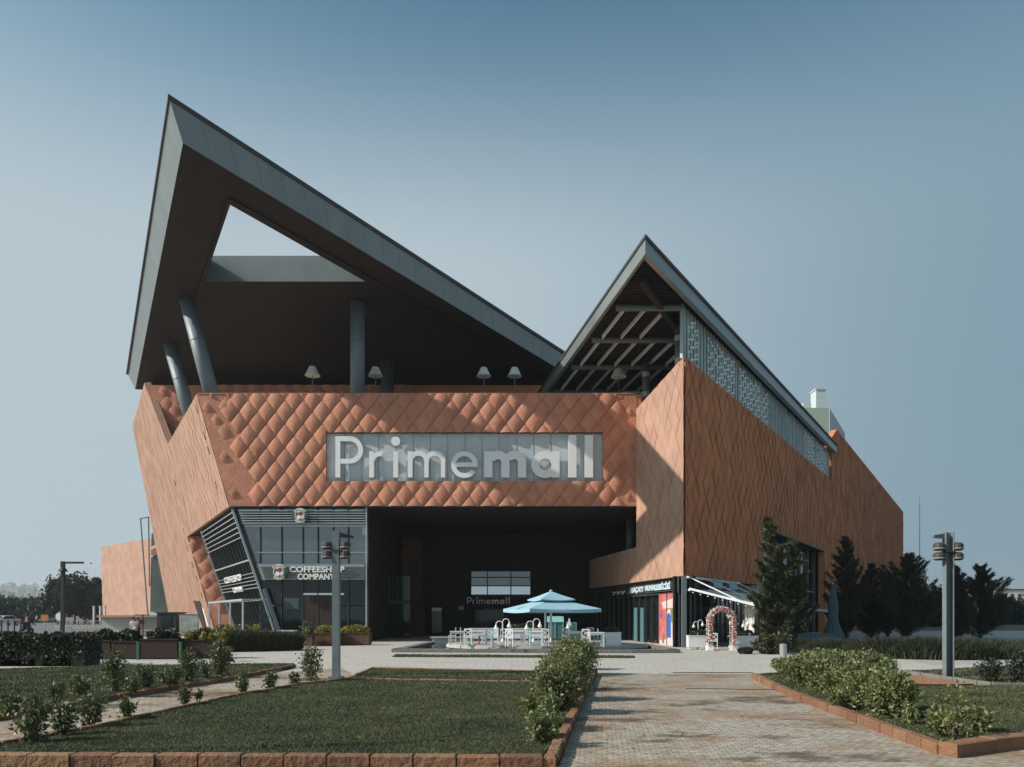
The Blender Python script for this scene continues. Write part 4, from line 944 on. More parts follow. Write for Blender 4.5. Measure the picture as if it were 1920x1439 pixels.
tabs = [(857, 1209.5, .1, 'white square café table at the left end of the deck by the pool'), (893, 1208.5, 0, 'white café table between the pink seated chair and the turquoise chair'),
        (968, 1210, .2, 'white café table below the left double lamp at the middle of the deck'), (1006, 1210, -.1, 'white café table in front of the white planter, left of the parasol poles'),
        (1075, 1209, .1, 'white café table just right of the parasol poles'), (1117, 1213, .05, 'white café table nearest the planter at the right end of the deck')]
for a in tabs: place(tb0, 0, a[0], a[1], DK, a[2], a[3])
chs = [(848, 1207, -1.5, 'white chair at the far left table on the deck', None), (870, 1207, 1.6, 'red seated white chair at the leftmost café table', 'redseat'), (879, 1211, 3.0, 'white cross-back chair turned away, second from the left', None),
       (905, 1208, -1.4, 'pink painted chair between the second table and the turquoise chair', 'redpaint'), (918, 1211, 3.1, 'turquoise cross-back chair left of the middle of the deck', 'teal'), (929, 1209, 2.9, 'white chair right beside the turquoise chair', None),
       (945, 1211, 3.2, 'white cross-back chair under the left white double lamp', None), (957, 1213, 2.8, 'white chair at the front edge of the deck below the left lamp', None),
       (985, 1208, -1.5, 'turquoise chair facing the middle table, in front of the white planter', 'teal'), (1003, 1212, 1.5, 'turquoise chair seen from the side under the right double lamp', 'teal'), (1022, 1212, 3.1, 'white cross-back chair left of the parasol poles', None),
       (1062, 1209, 2.9, 'white cross-back chair just behind the shrub, right of the parasol poles', None), (1087, 1208, 1.5, 'white chair on the right half of the deck behind the shrub', None),
       (1098, 1213, 3.1, 'white cross-back chair next to the right end table', None), (1128, 1212, 1.5, 'pale turquoise chair beside the white planter box at the right end', 'teal'), (1108, 1207, .1, 'white chair behind the right end table', None)]
for px, py, rz, lab, m in chs:
    o = place(ch0, 1, px, py, DK, rz, lab)
    if m == 'redseat': paint(o, 'redpaint', 'seat')
    elif m: paint(o, m)

def planter_white(name, px0, px1, py, z, lab, h=.55, dep=.42, group=None, plants=True, rz=0, flat=False):
    a, b = G(px0, py, z), G(px1, py, z); w = (b-a).length; c = (a+b)/2
    t = empty(name, (c.x, c.y, z), rz, lab, 'planter', group)
    mb = MB().box(-w/2, w/2, -dep/2, -dep/2+.03, .1, h).box(-w/2, w/2, dep/2-.03, dep/2, .1, h).box(-w/2, -w/2+.03, -dep/2+.03, dep/2-.03, .1, h).box(w/2-.03, w/2, -dep/2+.03, dep/2-.03, .1, h)
    mb.box(-w/2+.03, w/2-.03, -dep/2+.03, dep/2-.03, .1, h-.06); mb.build('box', 'white', t)
    MB().box(-w/2-.02, w/2+.02, -dep/2-.02, dep/2+.02, h, h+.03).build('rim', 'white', t)
    for x in (-w/2+.05, 0, w/2-.05):
        for y in (-dep/2+.04, dep/2-.04): MB().box(x-.035, x+.035, y-.03, y+.03, 0, .1).build('leg', 'white', t)
    if plants: leaves_obj('plants', 'leafhedge', t, blob(t, w*.46, dep*.4, .2, h+.1, 260, 11), .07, 12)
    return t

# ------------------------------------------------------------------ foliage tools
def blob(t, rx, ry, rz, z, n, seed, shell=.45):
    rng = np.random.default_rng(seed); d = rng.normal(size=(n, 3)); d /= np.linalg.norm(d, axis=1)[:, None]; r = (shell+(1-shell)*rng.random(n))**.6
    P = d*r[:, None]*np.array([rx, ry, rz]); P[:, 2] += z; return P
def leafquads(P, size, seed, elong=1.9, up=0.25, out=None):
    rng = np.random.default_rng(seed); n = len(P); s = size*(.6+.8*rng.random(n))
    a = rng.normal(size=(n, 3)); a[:, 2] += up*2
    if out is not None: a += out*1.2
    a /= np.linalg.norm(a, axis=1)[:, None]; b = rng.normal(size=(n, 3)); b -= (b*a).sum(1)[:, None]*a; b /= np.linalg.norm(b, axis=1)[:, None]
    V = np.empty((n, 4, 3)); A_ = a*(s*elong/2)[:, None]; B_ = b*(s/2)[:, None]
    V[:, 0] = P-A_; V[:, 1] = P+B_-A_*.1; V[:, 2] = P+A_; V[:, 3] = P-B_-A_*.1
    return V.reshape(-1, 3)
def leaves_obj(name, m, parent, P, size, seed, **kw):
    return npmesh(name, leafquads(P, size, seed), 4, m, parent, **kw)
def twiggy(seed, rx, ry, h, nst, nleaf, spread=.5, low=.1):
    """stems rising from the base; leaves in tufts along them. returns (stem polylines, leaf points, directions)"""
    rng = np.random.default_rng(seed); stems = []; P = []; D = []
    for i in range(nst):
        a = rng.random()*2*pi; r = rng.random()**.5; top = np.array([cos(a)*r*rx, sin(a)*r*ry, h*(1-.38*r*r)*(.78+.25*rng.random())]); base = np.array([top[0]*spread*.5, top[1]*spread*.5, 0])
        k = 5; pts = [base+(top-base)*t+np.array([cos(a), sin(a), 0])*(t*(1-t))*.18*rx+rng.normal(size=3)*.012*h*(t > 0) for t in np.linspace(0, 1, k)]
        stems.append(pts); m = max(4, int(nleaf/nst)); t = low+(1-low)*rng.random(m)**.75
        f = t*(k-1); i0 = np.clip(f.astype(int), 0, k-2); fr = (f-i0)[:, None]; pa = np.array(pts)
        q = pa[i0]*(1-fr)+pa[i0+1]*fr; sp = (.05+.09*np.sin(t*pi*.9))[:, None]*h
        o = rng.normal(size=(m, 3)); q = q+o*sp*.8; q[:, 2] = np.maximum(q[:, 2], .02); P.append(q); D.append(o/np.linalg.norm(o, axis=1)[:, None])
    return stems, np.vstack(P), np.vstack(D)
def shrub(name, loc, rx, ry, h, seed, lab, m='leaf', nst=26, nleaf=2600, size=.055, cat='shrub', group=None, low=.12, spread=.6, rz=0):
    t = empty(name, loc, rz, lab, cat, group); st_, P, D = twiggy(seed, rx, ry, h, nst, nleaf, spread, low)
    mb = MB()
    for s in st_: mb.pipe([tuple(p) for p in s], [.014, .011, .009, .006, .003], 5)
    mb.build('stem', 'bark', t)
    npmesh('foliage', leafquads(P, size, seed+7, out=D), 4, m, t)
    return t

# the shrub row between lawn and path: each shrub its own
row = [(1075, 1262, .62, .55, 1.0, 'tallest bushy shrub at the far end of the row beside the brick path', 7600, 60), (1060, 1308, .50, .45, .98, 'second shrub from the far end of the row beside the brick path', 4200, 44),
       (1056, 1290, .35, .40, .75, 'small shrub squeezed against the kerb behind the second shrub of the path row', 2200, 24), (1046, 1332, .42, .40, .84, 'third shrub of the row beside the brick path, with sunlit grey-green leaves', 3200, 34),
       (1020, 1362, .26, .28, .55, 'sparse shrub near the lawn side of the path row', 1300, 14), (1018, 1392, .16, .2, .50, 'nearest thin shrub of the path row, by the kerb corner', 700, 9), (1092, 1252, .35, .4, .75, 'shrub leaning over the kerb behind the tallest one of the path row', 3000, 30)]
for i, (px, py, rx, ry, h, lab, nl, ns) in enumerate(row):
    p = G(px, py, .05); shrub('shrub', (p.x, p.y, .05), rx, ry, h, 100+i, lab, 'leaf', int(ns*1.2), int(nl*1.7), .031, group='shrubs in the row beside the brick path', low=.06, spread=.75)
# hedge of shrubs on the right
hed = [(1478, 1262, .55, .5, .45, 'low dark shrub at the left end of the right-hand shrub bed'), (1520, 1284, .60, .55, .74, 'broad shrub left of the middle in the right-hand bed'), (1560, 1296, .58, .55, .86, 'tall rounded shrub in the middle of the right-hand bed'),
       (1600, 1312, .52, .5, .74, 'shrub right of the middle of the right-hand bed, close to the kerb'), (1640, 1330, .48, .45, .74, 'pale-leaved shrub toward the right of the right-hand bed'), (1672, 1345, .36, .36, .76, 'upright shrub at the right end of the right-hand bed'),
       (1540, 1270, .7, .6, .7, 'shrub at the back left of the right-hand bed'), (1620, 1282, .7, .6, .76, 'shrub at the back right of the right-hand bed'), (1585, 1330, .30, .3, .4, 'low shrub hanging over the kerb of the right-hand bed')]
for i, (px, py, rx, ry, h, lab) in enumerate(hed):
    p = G(px, py, .05); shrub('shrub', (p.x, p.y, .05), rx, ry, h, 200+i, lab, 'leaf', int(50*rx/.5), int(9500*rx*h/.45), .034, group='shrubs of the right-hand bed', low=.05, spread=.8)
sm = [(1790, 1392, .22, .22, .72, 'tall thin young shrub near the right kerb corner', 'leaf'), (1830, 1372, .16, .16, .42, 'small young shrub right of the tall thin one by the kerb', 'leaf'), (1762, 1380, .18, .16, .42, 'low young shrub left of the tall thin one by the kerb', 'leaf'), (1706, 1358, .14, .14, .35, 'tiny shrub just right of the shrub bed', 'leaf'),
      (1860, 1278, .34, .3, .68, 'dark round shrub on a short stem on the far right lawn', 'leafdark'), (1898, 1282, .26, .26, .5, 'smaller dark shrub on the far right lawn', 'leafdark'), (1915, 1262, .3, .3, .7, 'dark shrub at the right edge of the view', 'leafdark')]
for i, (px, py, rx, ry, h, lab, m) in enumerate(sm):
    p = G(px, py, .05); shrub('shrub', (p.x, p.y, .05), rx, ry, h, 300+i, lab, m, 8, int(520 if m == 'leaf' else 900), .034, group='young shrubs on the right lawn', low=.15)
# young shrubs along the left garden path
yg = [(60, 1392, .26, .62, 'dark young shrub nearest the left edge'), (172, 1362, .28, .62, 'bright leaved young shrub left of the garden path in front'), (236, 1348, .22, .40, 'low round young shrub beside the garden path in front'), (118, 1378, .2, .5, 'young shrub second from the left edge on the near side of the garden path'), (345, 1322, .20, .38, 'young shrub with arching twigs at the middle of the garden path'), (372, 1316, .14, .24, 'tiny shrub beside the arching one at the garden path'),
      (455, 1300, .26, .46, 'young shrub on the near edge of the garden path, third from the lamp post'), (507, 1292, .28, .42, 'wide low young shrub, second from the lamp post'), (552, 1284, .2, .36, 'small shrub at the foot of the tallest one left of the lamp post'), (582, 1277, .33, .98, 'tallest dark young shrub left of the grey lamp post'),
      (218, 1297, .38, .92, 'upright young shrub with a long leader on the far side of the garden path'), (150, 1310, .32, .5, 'low shrub mass on the left lawn beside the garden path'), (276, 1290, .4, .62, 'bushy shrub right of the one with the long leader'), (318, 1284, .35, .55, 'shrub in the middle of the far row by the garden path'), (352, 1278, .38, .82, 'tall twiggy shrub in the far row by the garden path'), (384, 1272, .25, .5, 'narrow shrub between two taller ones of the far row'),
      (408, 1268, .42, 1.0, 'large shrub at the right end of the far row before the dark planters'), (250, 1302, .3, .4, 'low shrub in front of the far row near its left end'), (105, 1330, .25, .5, 'thin shrub on the left lawn'), (20, 1345, .3, .5, 'shrub at the left edge on the lawn')]
for i, (px, py, rx, h, lab) in enumerate(yg):
    p = G(px, py, .05); shrub('young_shrub', (p.x, p.y, .05), rx*.62, rx*.62, h*.95, 400+i, lab, 'leafyoung', 7, int(560*rx*h/.15), .034, group='young shrubs along the garden path', low=.12, spread=.5)

# ornamental reeds, hedge
def reeds(name, cx_, cy_, rx, ry, h, n, seed, lab=None, cat=None, m='grass_dry', kind=None, **kw):
    rng = np.random.default_rng(seed); a = rng.random(n)*2*pi; r = rng.random(n)**.5
    P = np.c_[cx_+cos_(a)*r*rx, cy_+sin_(a)*r*ry, np.zeros(n)]; hh = h*(.55+.5*rng.random(n))*(1-.45*r**3); b = a+rng.normal(size=n)*.9; l = hh*(.25+.45*rng.random(n)); w = .012+.014*rng.random(n)
    c = rng.random(n)*pi; side = np.c_[cos_(c), sin_(c), 0*c]*w[:, None]
    mid = P+np.c_[cos_(b)*l*.35, sin_(b)*l*.35, hh*.62]; tip = P+np.c_[cos_(b)*l, sin_(b)*l, hh]
    V = np.empty((n*2, 4, 3)); V[:n, 0] = P-side; V[:n, 1] = P+side; V[:n, 2] = mid+side*.8; V[:n, 3] = mid-side*.8
    V[n:, 0] = mid-side*.8; V[n:, 1] = mid+side*.8; V[n:, 2] = tip+side*.15; V[n:, 3] = tip-side*.15
    return npmesh(name, V.reshape(-1, 3), 4, m, label=lab, cat=cat, kind=kind, **kw)
cos_, sin_ = np.cos, np.sin
for i, (px, py, w, h, lab) in enumerate([(430, 1221, 1.1, .95, 'clump of feathery reed grass beside the dark planters'), (476, 1220, 1.25, 1.0, 'middle clump of feathery reed grass before the coffee shop'), (524, 1219, 1.05, .92, 'right-hand clump of feathery reed grass before the coffee shop planter')]):
    p = G(px, py); reeds('reed_grass', p.x, p.y, w, .8, h, 5200, 500+i, lab, 'ornamental grass', 'grass_dry', group='reed grass clumps before the coffee shop')
for i, (px, py, w, ry, h) in enumerate([(1530, 1222, 2.2, 1.2, .62), (1610, 1228, 2.3, 1.3, .68), (1690, 1232, 2.2, 1.4, .8), (1760, 1234, 2.0, 1.4, .85), (1830, 1233, 2.2, 1.4, .75), (1900, 1228, 2.2, 1.6, .6), (1960, 1226, 2.0, 1.5, .6)]):
    p = G(px, py); reeds('ground_cover', p.x, p.y, w, ry, h, 5200, 520+i, m='grass_dry', kind='stuff')
for i, (px, w, h) in enumerate([(-60, 1.4, .95), (20, 1.2, .95), (85, 1.2, .92), (-160, 1.8, 1.0), (135, .7, .9)]):
    p = G(px, 1247); t = empty('hedge', (p.x, p.y, 0), 0, ['dark clipped hedge block at the far left edge', 'dark hedge block left of the rider', 'dark hedge block in front of the tall black post', 'dark hedge block outside to the left of the street', 'right end of the dark hedge beside the planters'][i], 'hedge', 'dark hedge blocks on the left')
    rng = np.random.default_rng(600+i); n = 5200; P = (rng.random((n, 3))-.5)*np.array([2*w, 1.2, 0])+np.c_[np.zeros((n, 2)), .05+h*rng.random(n)**.8]
    P[:, 2] += .08*np.sin(P[:, 0]*5)+.05*np.sin(P[:, 1]*9); leaves_obj('foliage', 'leafhedge', t, P, .07, 610+i)
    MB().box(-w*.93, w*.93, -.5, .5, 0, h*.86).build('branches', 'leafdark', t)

# ------------------------------------------------------------------ conifers
def conifer(name, loc, h, r, seed, lab, m='conifer', n=9000, rise=.5, group=None, cone=.9, size=.11, trunk=.12, lean=0, low=.02, ragged=.3):
    t = empty(name, loc, 0, lab, 'tree', group); rng = np.random.default_rng(seed)
    mb = MB(); mb.pipe([(0, 0, 0), (lean*.3, 0, h*.4), (lean, 0, h*.97)], [trunk, trunk*.6, .012], 8)
    nb = int(46+h*11); P = []; D = []
    for i in range(nb):
        z = h*(low+(.97-low)*(i+rng.random())/nb); f = 1-z/h; L_ = r*(f**cone)*(1-ragged/2+ragged*(rng.random()-.3))+.06; a = rng.random()*2*pi
        if z < h*.12: L_ *= .8
        d = np.array([cos(a), sin(a), rise*(.7+.8*rng.random())]); x0 = np.array([lean*z/h, 0, z]); m_ = max(10, int(n/nb*(.35+1.5*f)))
        tt = rng.random(m_)**.6; q = x0+d*(L_*tt)[:, None]+np.array([0, 0, 1])*(L_*.22*(tt**2-tt*.5))[:, None]
        wid = L_*.10*(1.15-tt)+.03; o = rng.normal(size=(m_, 3)); P.append(q+o*wid[:, None]*np.array([1, 1, .6])); D.append(np.tile(d/np.linalg.norm(d), (m_, 1))+o*.35)
        if i % 3 == 0: mb.tube(tuple(x0), tuple(x0+d*L_*.85), .012+.02*f, .004, 4, caps=False)
    mb.build('trunk', 'bark', t); P = np.vstack(P); D = np.vstack(D); P[:, 2] = np.maximum(P[:, 2], .05)
    npmesh('crown', leafquads(P, size*.30, seed+1, elong=6.5, up=.0, out=D*1.6), 4, m, t)
    return t
cf = [(1452, 1217, 965, .80, 'conifer', 17000, 'tall grey-green conifer before the long terracotta wall, leftmost of the row'), (1484, 1212, 1012, .88, 'conifer', 13000, 'grey-green conifer touching the right side of the leftmost tall one'),
      (1587, 1200, 1006, 1.05, 'cypress', 12000, 'slender dark conifer with a pointed top behind the closed parasol'), (1634, 1198, 1056, .85, 'cypress', 9000, 'smaller dark conifer between two taller ones beyond the shrub bed'), (1664, 1194, 1078, .9, 'cypress', 8000, 'low dark conifer left of the mast'),
      (1700, 1200, 1040, 1.55, 'cypress', 17000, 'broad dark conifer at the far corner of the long wall'), (1795, 1200, 1062, 1.15, 'cypress', 11000, 'dark conifer right behind the right-hand lamp post'), (1838, 1198, 1062, 1.75, 'cypress', 17000, 'broad pointed dark conifer right of the lamp post')]
for i, (px, py, top, r, m, n, lab) in enumerate(cf):
    p = G(px, py); h = CH+(HY-top)/F*p.y
    conifer('conifer_tree', (p.x, p.y, 0), h, r*(1.6 if i < 6 else 1.25), 700+i, lab, m, int(n*1.6), rise=.75 if m == 'cypress' else .6, group='conifers along the right-hand bed', cone=.72, size=.13, ragged=.8, lean=-.32 if i == 0 else 0)
for i, (px, py, w, h, lab) in enumerate([(1446, 1226, .75, .85, 'dense low dark conifer at the foot of the tallest tree'), (1398, 1226, .35, .25, 'small grey-green mat of shrub beside the white planter'), (1475, 1206, .7, 1.5, 'rounded dark evergreen behind the steel bollard'), (1460, 1222, .7, .8, 'low spreading evergreen left of the steel bollard')]):
    p = G(px, py); shrub('evergreen_shrub', (p.x, p.y, 0), w, w*.8, h, 740+i, lab, 'conifer' if i != 1 else 'grass_dry', 34, 4800, .07, group='evergreen shrubs at the foot of the tall conifers', low=.02, spread=.9)
# broadleaf and pine trees behind the street on the left
def tree(name, loc, h, r, seed, lab, m='leafdark', n=5200, group=None, th=.35, size=.3):
    t = empty(name, loc, 0, lab, 'tree', group); rng = np.random.default_rng(seed); mb = MB()
    mb.pipe([(0, 0, 0), (.1, 0, h*th), (0, .1, h*.7)], [.18, .13, .05], 8); P = []
    for i in range(16):
        a = rng.random()*2*pi; rr = r*(.3+.6*rng.random()); z = h*(th+(.95-th)*rng.random()**.8); k = sqrt(max(.1, 1-((z/h-th-.25)/.6)**2)); c = np.array([cos(a)*rr*k, sin(a)*rr*k, z])
        mb.tube((0, 0, h*th*.9), tuple(c), .05, .015, 5, caps=False); s = r*(.28+.2*rng.random()); o = rng.normal(size=(int(n/16), 3)); P.append(c+o*s*.52)
    mb.build('trunk', 'bark', t); leaves_obj('crown', m, t, np.vstack(P), size, seed+1); return t
lt = [(108, 1176, 1094, 3.6, 'dark round tree left of the black post by the street'), (140, 1177, 1087, 4.6, 'large dark round tree behind the black post'), (160, 1177, 1108, 3.4, 'smaller dark tree between the big round one and the pointed one')]
for i, (px, py, top, r, lab) in enumerate(lt):
    Y = 125+i*5; x = (px-960)/F*Y; h = CH+(HY-top)/F*Y; tree('round_tree', (x, Y, 0), h, r*.78, 800+i, lab, 'leafdark', 6500, 'trees beyond the street', .25, .34)
Y = 140; conifer('conifer_tree', ((181-960)/F*Y, Y, 0), CH+(HY-1083)/F*Y, 3.6, 820, 'pointed dark conifer left of the low far wing of the mall', 'cypress', 9000, .3, 'trees beyond the street', .8, .5)
for i, (px, Y, top, r) in enumerate([(5, 150, 1128, 4), (24, 170, 1130, 5), (44, 160, 1133, 4), (66, 190, 1136, 5), (86, 150, 1127, 4), (-20, 140, 1124, 5), (-50, 150, 1120, 5), (205, 175, 1125, 4)]):
    tree('round_tree', ((px-960)/F*Y, Y, 0), CH+(HY-top)/F*Y, r*.8, 830+i, ['low dark tree at the left edge by the street', 'low dark tree before the hazy town', 'low tree in the street row, third from the left edge', 'low tree where the street bends', 'tree just left of the two big dark trees', 'tree beyond the left edge of the street', 'outermost tree by the left edge of the street', 'tree behind the low far wing'][i], 'leafdark', 2600, 'low trees along the street', .18, .5)
for i, (px, Y, top, r) in enumerate([(1745, 120, 1118, 4), (1765, 110, 1128, 3), (1880, 130, 1133, 4), (1905, 120, 1140, 4), (1950, 130, 1130, 5), (1730, 100, 1126, 3)]):
    tree('round_tree', ((px-960)/F*Y, Y, 0), CH+(HY-top)/F*Y, r*.8, 850+i, ['dark tree beside the white house beyond the mast', 'dark tree between the white house and the lamp post', 'dark tree left of the far yellow-roofed halls', 'dark tree in front of the far yellow-roofed halls', 'dark tree at the right edge of the view', 'dark tree at the foot of the thin mast'][i], 'leafdark', 2600, 'trees beyond the side street', .15, .45)

# ------------------------------------------------------------------ lamp posts
def lamp_post(name, px, py, toppy, lab, arm, group, channel=False):
    p = G(px, py); t = empty(name, (p.x, p.y, 0), 0, lab, 'lamp post', group); H = CH+(HY-toppy)/F*p.y
    (MB().box(-.105, -.09, -.09, .09, .02, H).box(.09, .105, -.09, .09, .02, H-.002).box(-.09, .09, .05, .065, .02, H-.004) if channel else MB().box(-.09, .09, -.09, .09, .02, H)).build('post', 'post', t); MB().box(-.17, .17, -.17, .17, 0, .03).build('base_plate', 'alugrey', t)
    MB().prism([(-.15*0, 0, H-.02), (arm[0], arm[1], H-.09), (arm[0], arm[1], H-.15), (0, 0, H-.16)], (0, .16, 0)).build('arm', 'lampdark' if arm[0] > 0 else 'post', t)
    for s in (-1, 1):
        for k, z in enumerate((H-.38, H-.63)):
            f = MB().lathe((s*.235, -.0, z-.10), [(.10, 0), (.135, .03), (.145, .10), (.14, .16), (.10, .20), (.05, .21)], 12).build('floodlight', 'lampdark', t)
            MB().lathe((s*.235, 0, z-.07), [(.139, 0), (.152, .01), (.152, .035), (.141, .045)], 12).build('rim', 'lamprim', f)
            MB().bar((s*.085, 0, z), (s*.14, 0, z), .05, .04).build('bracket', 'lamprim', f)
    MB().box(-.125, .125, -.115, .115, H-.53, H-.49).build('clamp', 'lampdark', t)
    return t
lamp_post('lamp_post', 630.5, 1271, 996, 'square grey lamp post with four floodlights before the coffee shop, arm pointing right', (.36, .3), 'lamp posts with floodlights')
lamp_post('lamp_post', 1778, 1272, 998, 'square grey lamp post with four floodlights on the right lawn, arm pointing left', (-.42, -.1), 'lamp posts with floodlights', True)
p = PY(118, 1200, 46); t = empty('lamp_post', (p.x, p.y, 0), 0, 'tall black lamp post with one long and one short arm by the street', 'lamp post'); H = CH+(HY-1053)/F*46
MB().box(-.1, .1, -.1, .1, 0, H).build('post', 'black', t); MB().box(.1, 1.25, -.08, .08, H-.14, H-.02).build('arm', 'black', t); MB().box(.1, .9, -.05, .05, H-.98, H-.9).build('arm', 'black', t)
MB().lathe((0, 0, H-.62), [(.28, 0), (.26, .06), (.12, .25)], 10).build('floodlight', 'black', t)
# steel bollard
p = G(1468.5, 1241); t = empty('bollard', (p.x, p.y, 0), 0, 'round brushed steel bollard beside the right-hand shrub bed', 'bollard'); MB().lathe((0, 0, 0), [(.125, 0), (.125, .60), (.11, .615)], 24).build('body', 'steel', t, smooth=False); MB().lathe((0, 0, .616), [(.10, 0), (.10, .01), (.02, .02)], 24).build('cap', 'alugrey', t)
p = G(427, 1240); t = empty('bollard', (p.x, p.y, 0), 0, 'squat reddish mushroom-shaped bollard at the right end of the dark planters', 'bollard'); MB().lathe((0, 0, 0), [(.2, 0), (.2, .06), (.1, .1), (.09, .3)], 14).build('foot', 'corten', t); MB().lathe((0, 0, .3), [(.1, 0), (.19, .05), (.2, .12), (.14, .2), (.04, .23)], 14).build('cap', 'corten', t)

# ------------------------------------------------------------------ parasol and white furniture
p = G(1033, 1208, DK); t = empty('parasol', (p.x, p.y, DK), 0, 'large open pale blue square parasol with a second small roof over the café deck', 'parasol')
YU = p.y; k = YU/F
def canopy(hw, z0, z1, val, x0=0, hy=None, ap=(0, 0)):
    hy = hy or hw; mb = MB(); ax, ay = ap; A4 = [(-hw, -hy), (hw, -hy), (hw, hy), (-hw, hy)]
    for i in range(4):
        a, b = A4[i], A4[(i+1) % 4]; n = 6
        for j in range(n):
            u0, u1 = j/n, (j+1)/n; lo = lambda u: (a[0]+(b[0]-a[0])*u, a[1]+(b[1]-a[1])*u, z0-.0+.05*sin(pi*u)*-1)
            mb.add([lo(u0), lo(u1), (ax+(lo(u1)[0]-ax)*.5, ay+(lo(u1)[1]-ay)*.5, z0+(z1-z0)*.46), (ax+(lo(u0)[0]-ax)*.5, ay+(lo(u0)[1]-ay)*.5, z0+(z1-z0)*.46)], [(0, 1, 2, 3)])
            mb.add([(ax+(lo(u0)[0]-ax)*.5, ay+(lo(u0)[1]-ay)*.5, z0+(z1-z0)*.46), (ax+(lo(u1)[0]-ax)*.5, ay+(lo(u1)[1]-ay)*.5, z0+(z1-z0)*.46), (ax, ay, z1)], [(0, 1, 2)])
            if val: q0, q1 = lo(u0), lo(u1); mb.add([q0, q1, (q1[0]*1.004, q1[1]*1.004, q1[2]-val), (q0[0]*1.004, q0[1]*1.004, q0[2]-val)], [(3, 2, 1, 0)])
    return mb
zE = CH+(HY-1142)/F*YU-DK; zT = CH+(HY-1110)/F*YU-DK; zM = CH+(HY-1123)/F*YU-DK
c = canopy(1.75, zE, zM+.10, .15).build('canopy', 'canvas', t); c.rotation_euler = (0, 0, R(20))
c2 = canopy(.85, zM-.03, zT+.03, .05).build('canopy_vent', 'canvas', t); c2.rotation_euler = (0, 0, R(20))
MB().tube((0, 0, 0), (0, 0, zT-.1), .055, n=12).build('pole', 'white', t); MB().tube((.25*-1, .35, 0), (-.25, .35, zE+.1), .05, n=12).build('pole', 'white', t)
mb = MB()
for a in range(8): mb.bar((0, 0, zM-.02), (cos(a*pi/4)*1.7, sin(a*pi/4)*1.7, zE-.0), .03, .03)
r_ = mb.build('rib', 'alu', t); r_.rotation_euler = (0, 0, R(20)); MB().lathe((0, 0, zT), [(.05, 0), (.08, .05), (.03, .1)], 8).build('finial', 'canvas', t)
MB().lathe((0, 0, 0), [(.4, 0), (.4, .06), (.1, .1)], 12).build('foot', 'stonekerb', t)
text('lettering', 'ALAÇATI MUHALLEBİCİSİ', .1, .005, 'signwhite', c, (-.85, -1.765, zE-.135), (1, 0, 0), (0, 0, 1))

def double_lamp(name, lab, base, H):
    t = empty(name, base, 0, lab, 'lamp', 'white double lamps'); MB().lathe((0, 0, 0), [(.09, 0), (.06, .1), (.035, .16), (.03, H*.78)], 10).build('pole', 'white', t, smooth=False)
    for s, hz in ((-1, .0), (1, .12)):
        r = .17; c = (s*r, 0, H*.76+hz+.0); pts = [(0, 0, H*.7)]+[(c[0]-s*cos(R(a))*r, 0, c[2]+sin(R(a))*r) for a in range(0, 200, 20)]
        am = MB().pipe(pts, .024, 8).build('arm', 'white', t, smooth=False); e = pts[-1]
        sh = MB().lathe((s*(abs(e[0])+.0), 0, e[2]-.22), [(.13, 0), (.12, .02), (.06, .12), (.03, .22)], 12).build('lamp_shade', 'white', am)
        MB().lathe((e[0], 0, e[2]-.31), [(.02, 0), (.075, .03), (.10, .09)], 12).build('glass_globe', 'letter', am)
    return t
base = (lambda q, z: (q.x, q.y, z))(PY(942.5, 1190, 38.2), DK)
dl0 = double_lamp('double_lamp', 'white double-armed lamp on the left of the two behind the café tables', base, 1.15)
for px, Y, z, rz, sc, lab in [(1000, 38.2, DK, 0, 1, 'white double-armed lamp just left of the parasol poles'), (1067, 41, DK, 1.35, 1, 'white double-armed lamp seen edge-on right of the parasol poles'), (1309, 36.6, .6, .1, .66, 'white double-armed lamp on the planter left of the flower arch'), (1398, 35.8, .6, .8, .72, 'white double-armed lamp on the planter between the flower arch and the white pavilion')]:
    q = PY(px, 1190, Y); dup(dl0, None, (q.x, q.y, z), rz, sc, lab)
# white boxes
planter_white('planter_box', 1129, 1163, 1216, DZ*.5, 'white planter box with yellow-green plants at the right end of the deck', .72, .6, 'white planter boxes')
planter_white('planter_box', 950, 1018, 1201, DK, 'long white planter box behind the middle café tables', .62, .4, 'white planter boxes', plants=True)
planter_white('planter_box', 880, 935, 1201, DK, 'white planter box behind the left café tables', .62, .4, 'white planter boxes', plants=False)
planter_white('planter_box', 1289, 1331, 1217.5, 0, 'white planter box between the shop corner and the flower arch', .62, .45, 'white planter boxes')
planter_white('planter_box', 1371, 1424, 1218.5, 0, 'white planter box right of the flower arch under the white pavilion', .62, .45, 'white planter boxes')
# kiosk
p = G(1040, 1198, DK); t = empty('menu_stand', (p.x, p.y, DK), 0, 'turquoise wooden stand with a sloping top behind the parasol poles', 'stand'); MB().box(-.35, .5, 0, .4, 0, .95).build('body', 'tealdark', t); MB().prism([(-.42, -.05, .95), (-.42, .45, .95), (-.42, .45, 1.28)], (.95, 0, 0)).build('top', 'teal', t); MB().box(-.36, -.3, -.03, 0, 0, .95).box(.45, .51, -.03, 0, 0, .95).box(.0, .05, -.03, 0, 0, .95).build('trim', 'teal', t)
p = G(1068, 1199, DK); t = empty('menu_stand', (p.x+.1, p.y, DK), 0, 'dark green board with a turquoise frame right of the turquoise stand', 'stand'); MB().box(-.25, .25, 0, .05, .05, .9).build('board', 'tealdark', t); MB().box(-.29, -.25, -.01, .06, 0, .94).box(.25, .29, -.01, .06, 0, .94).box(-.25, .25, -.01, .06, .9, .94).build('frame', 'teal', t)

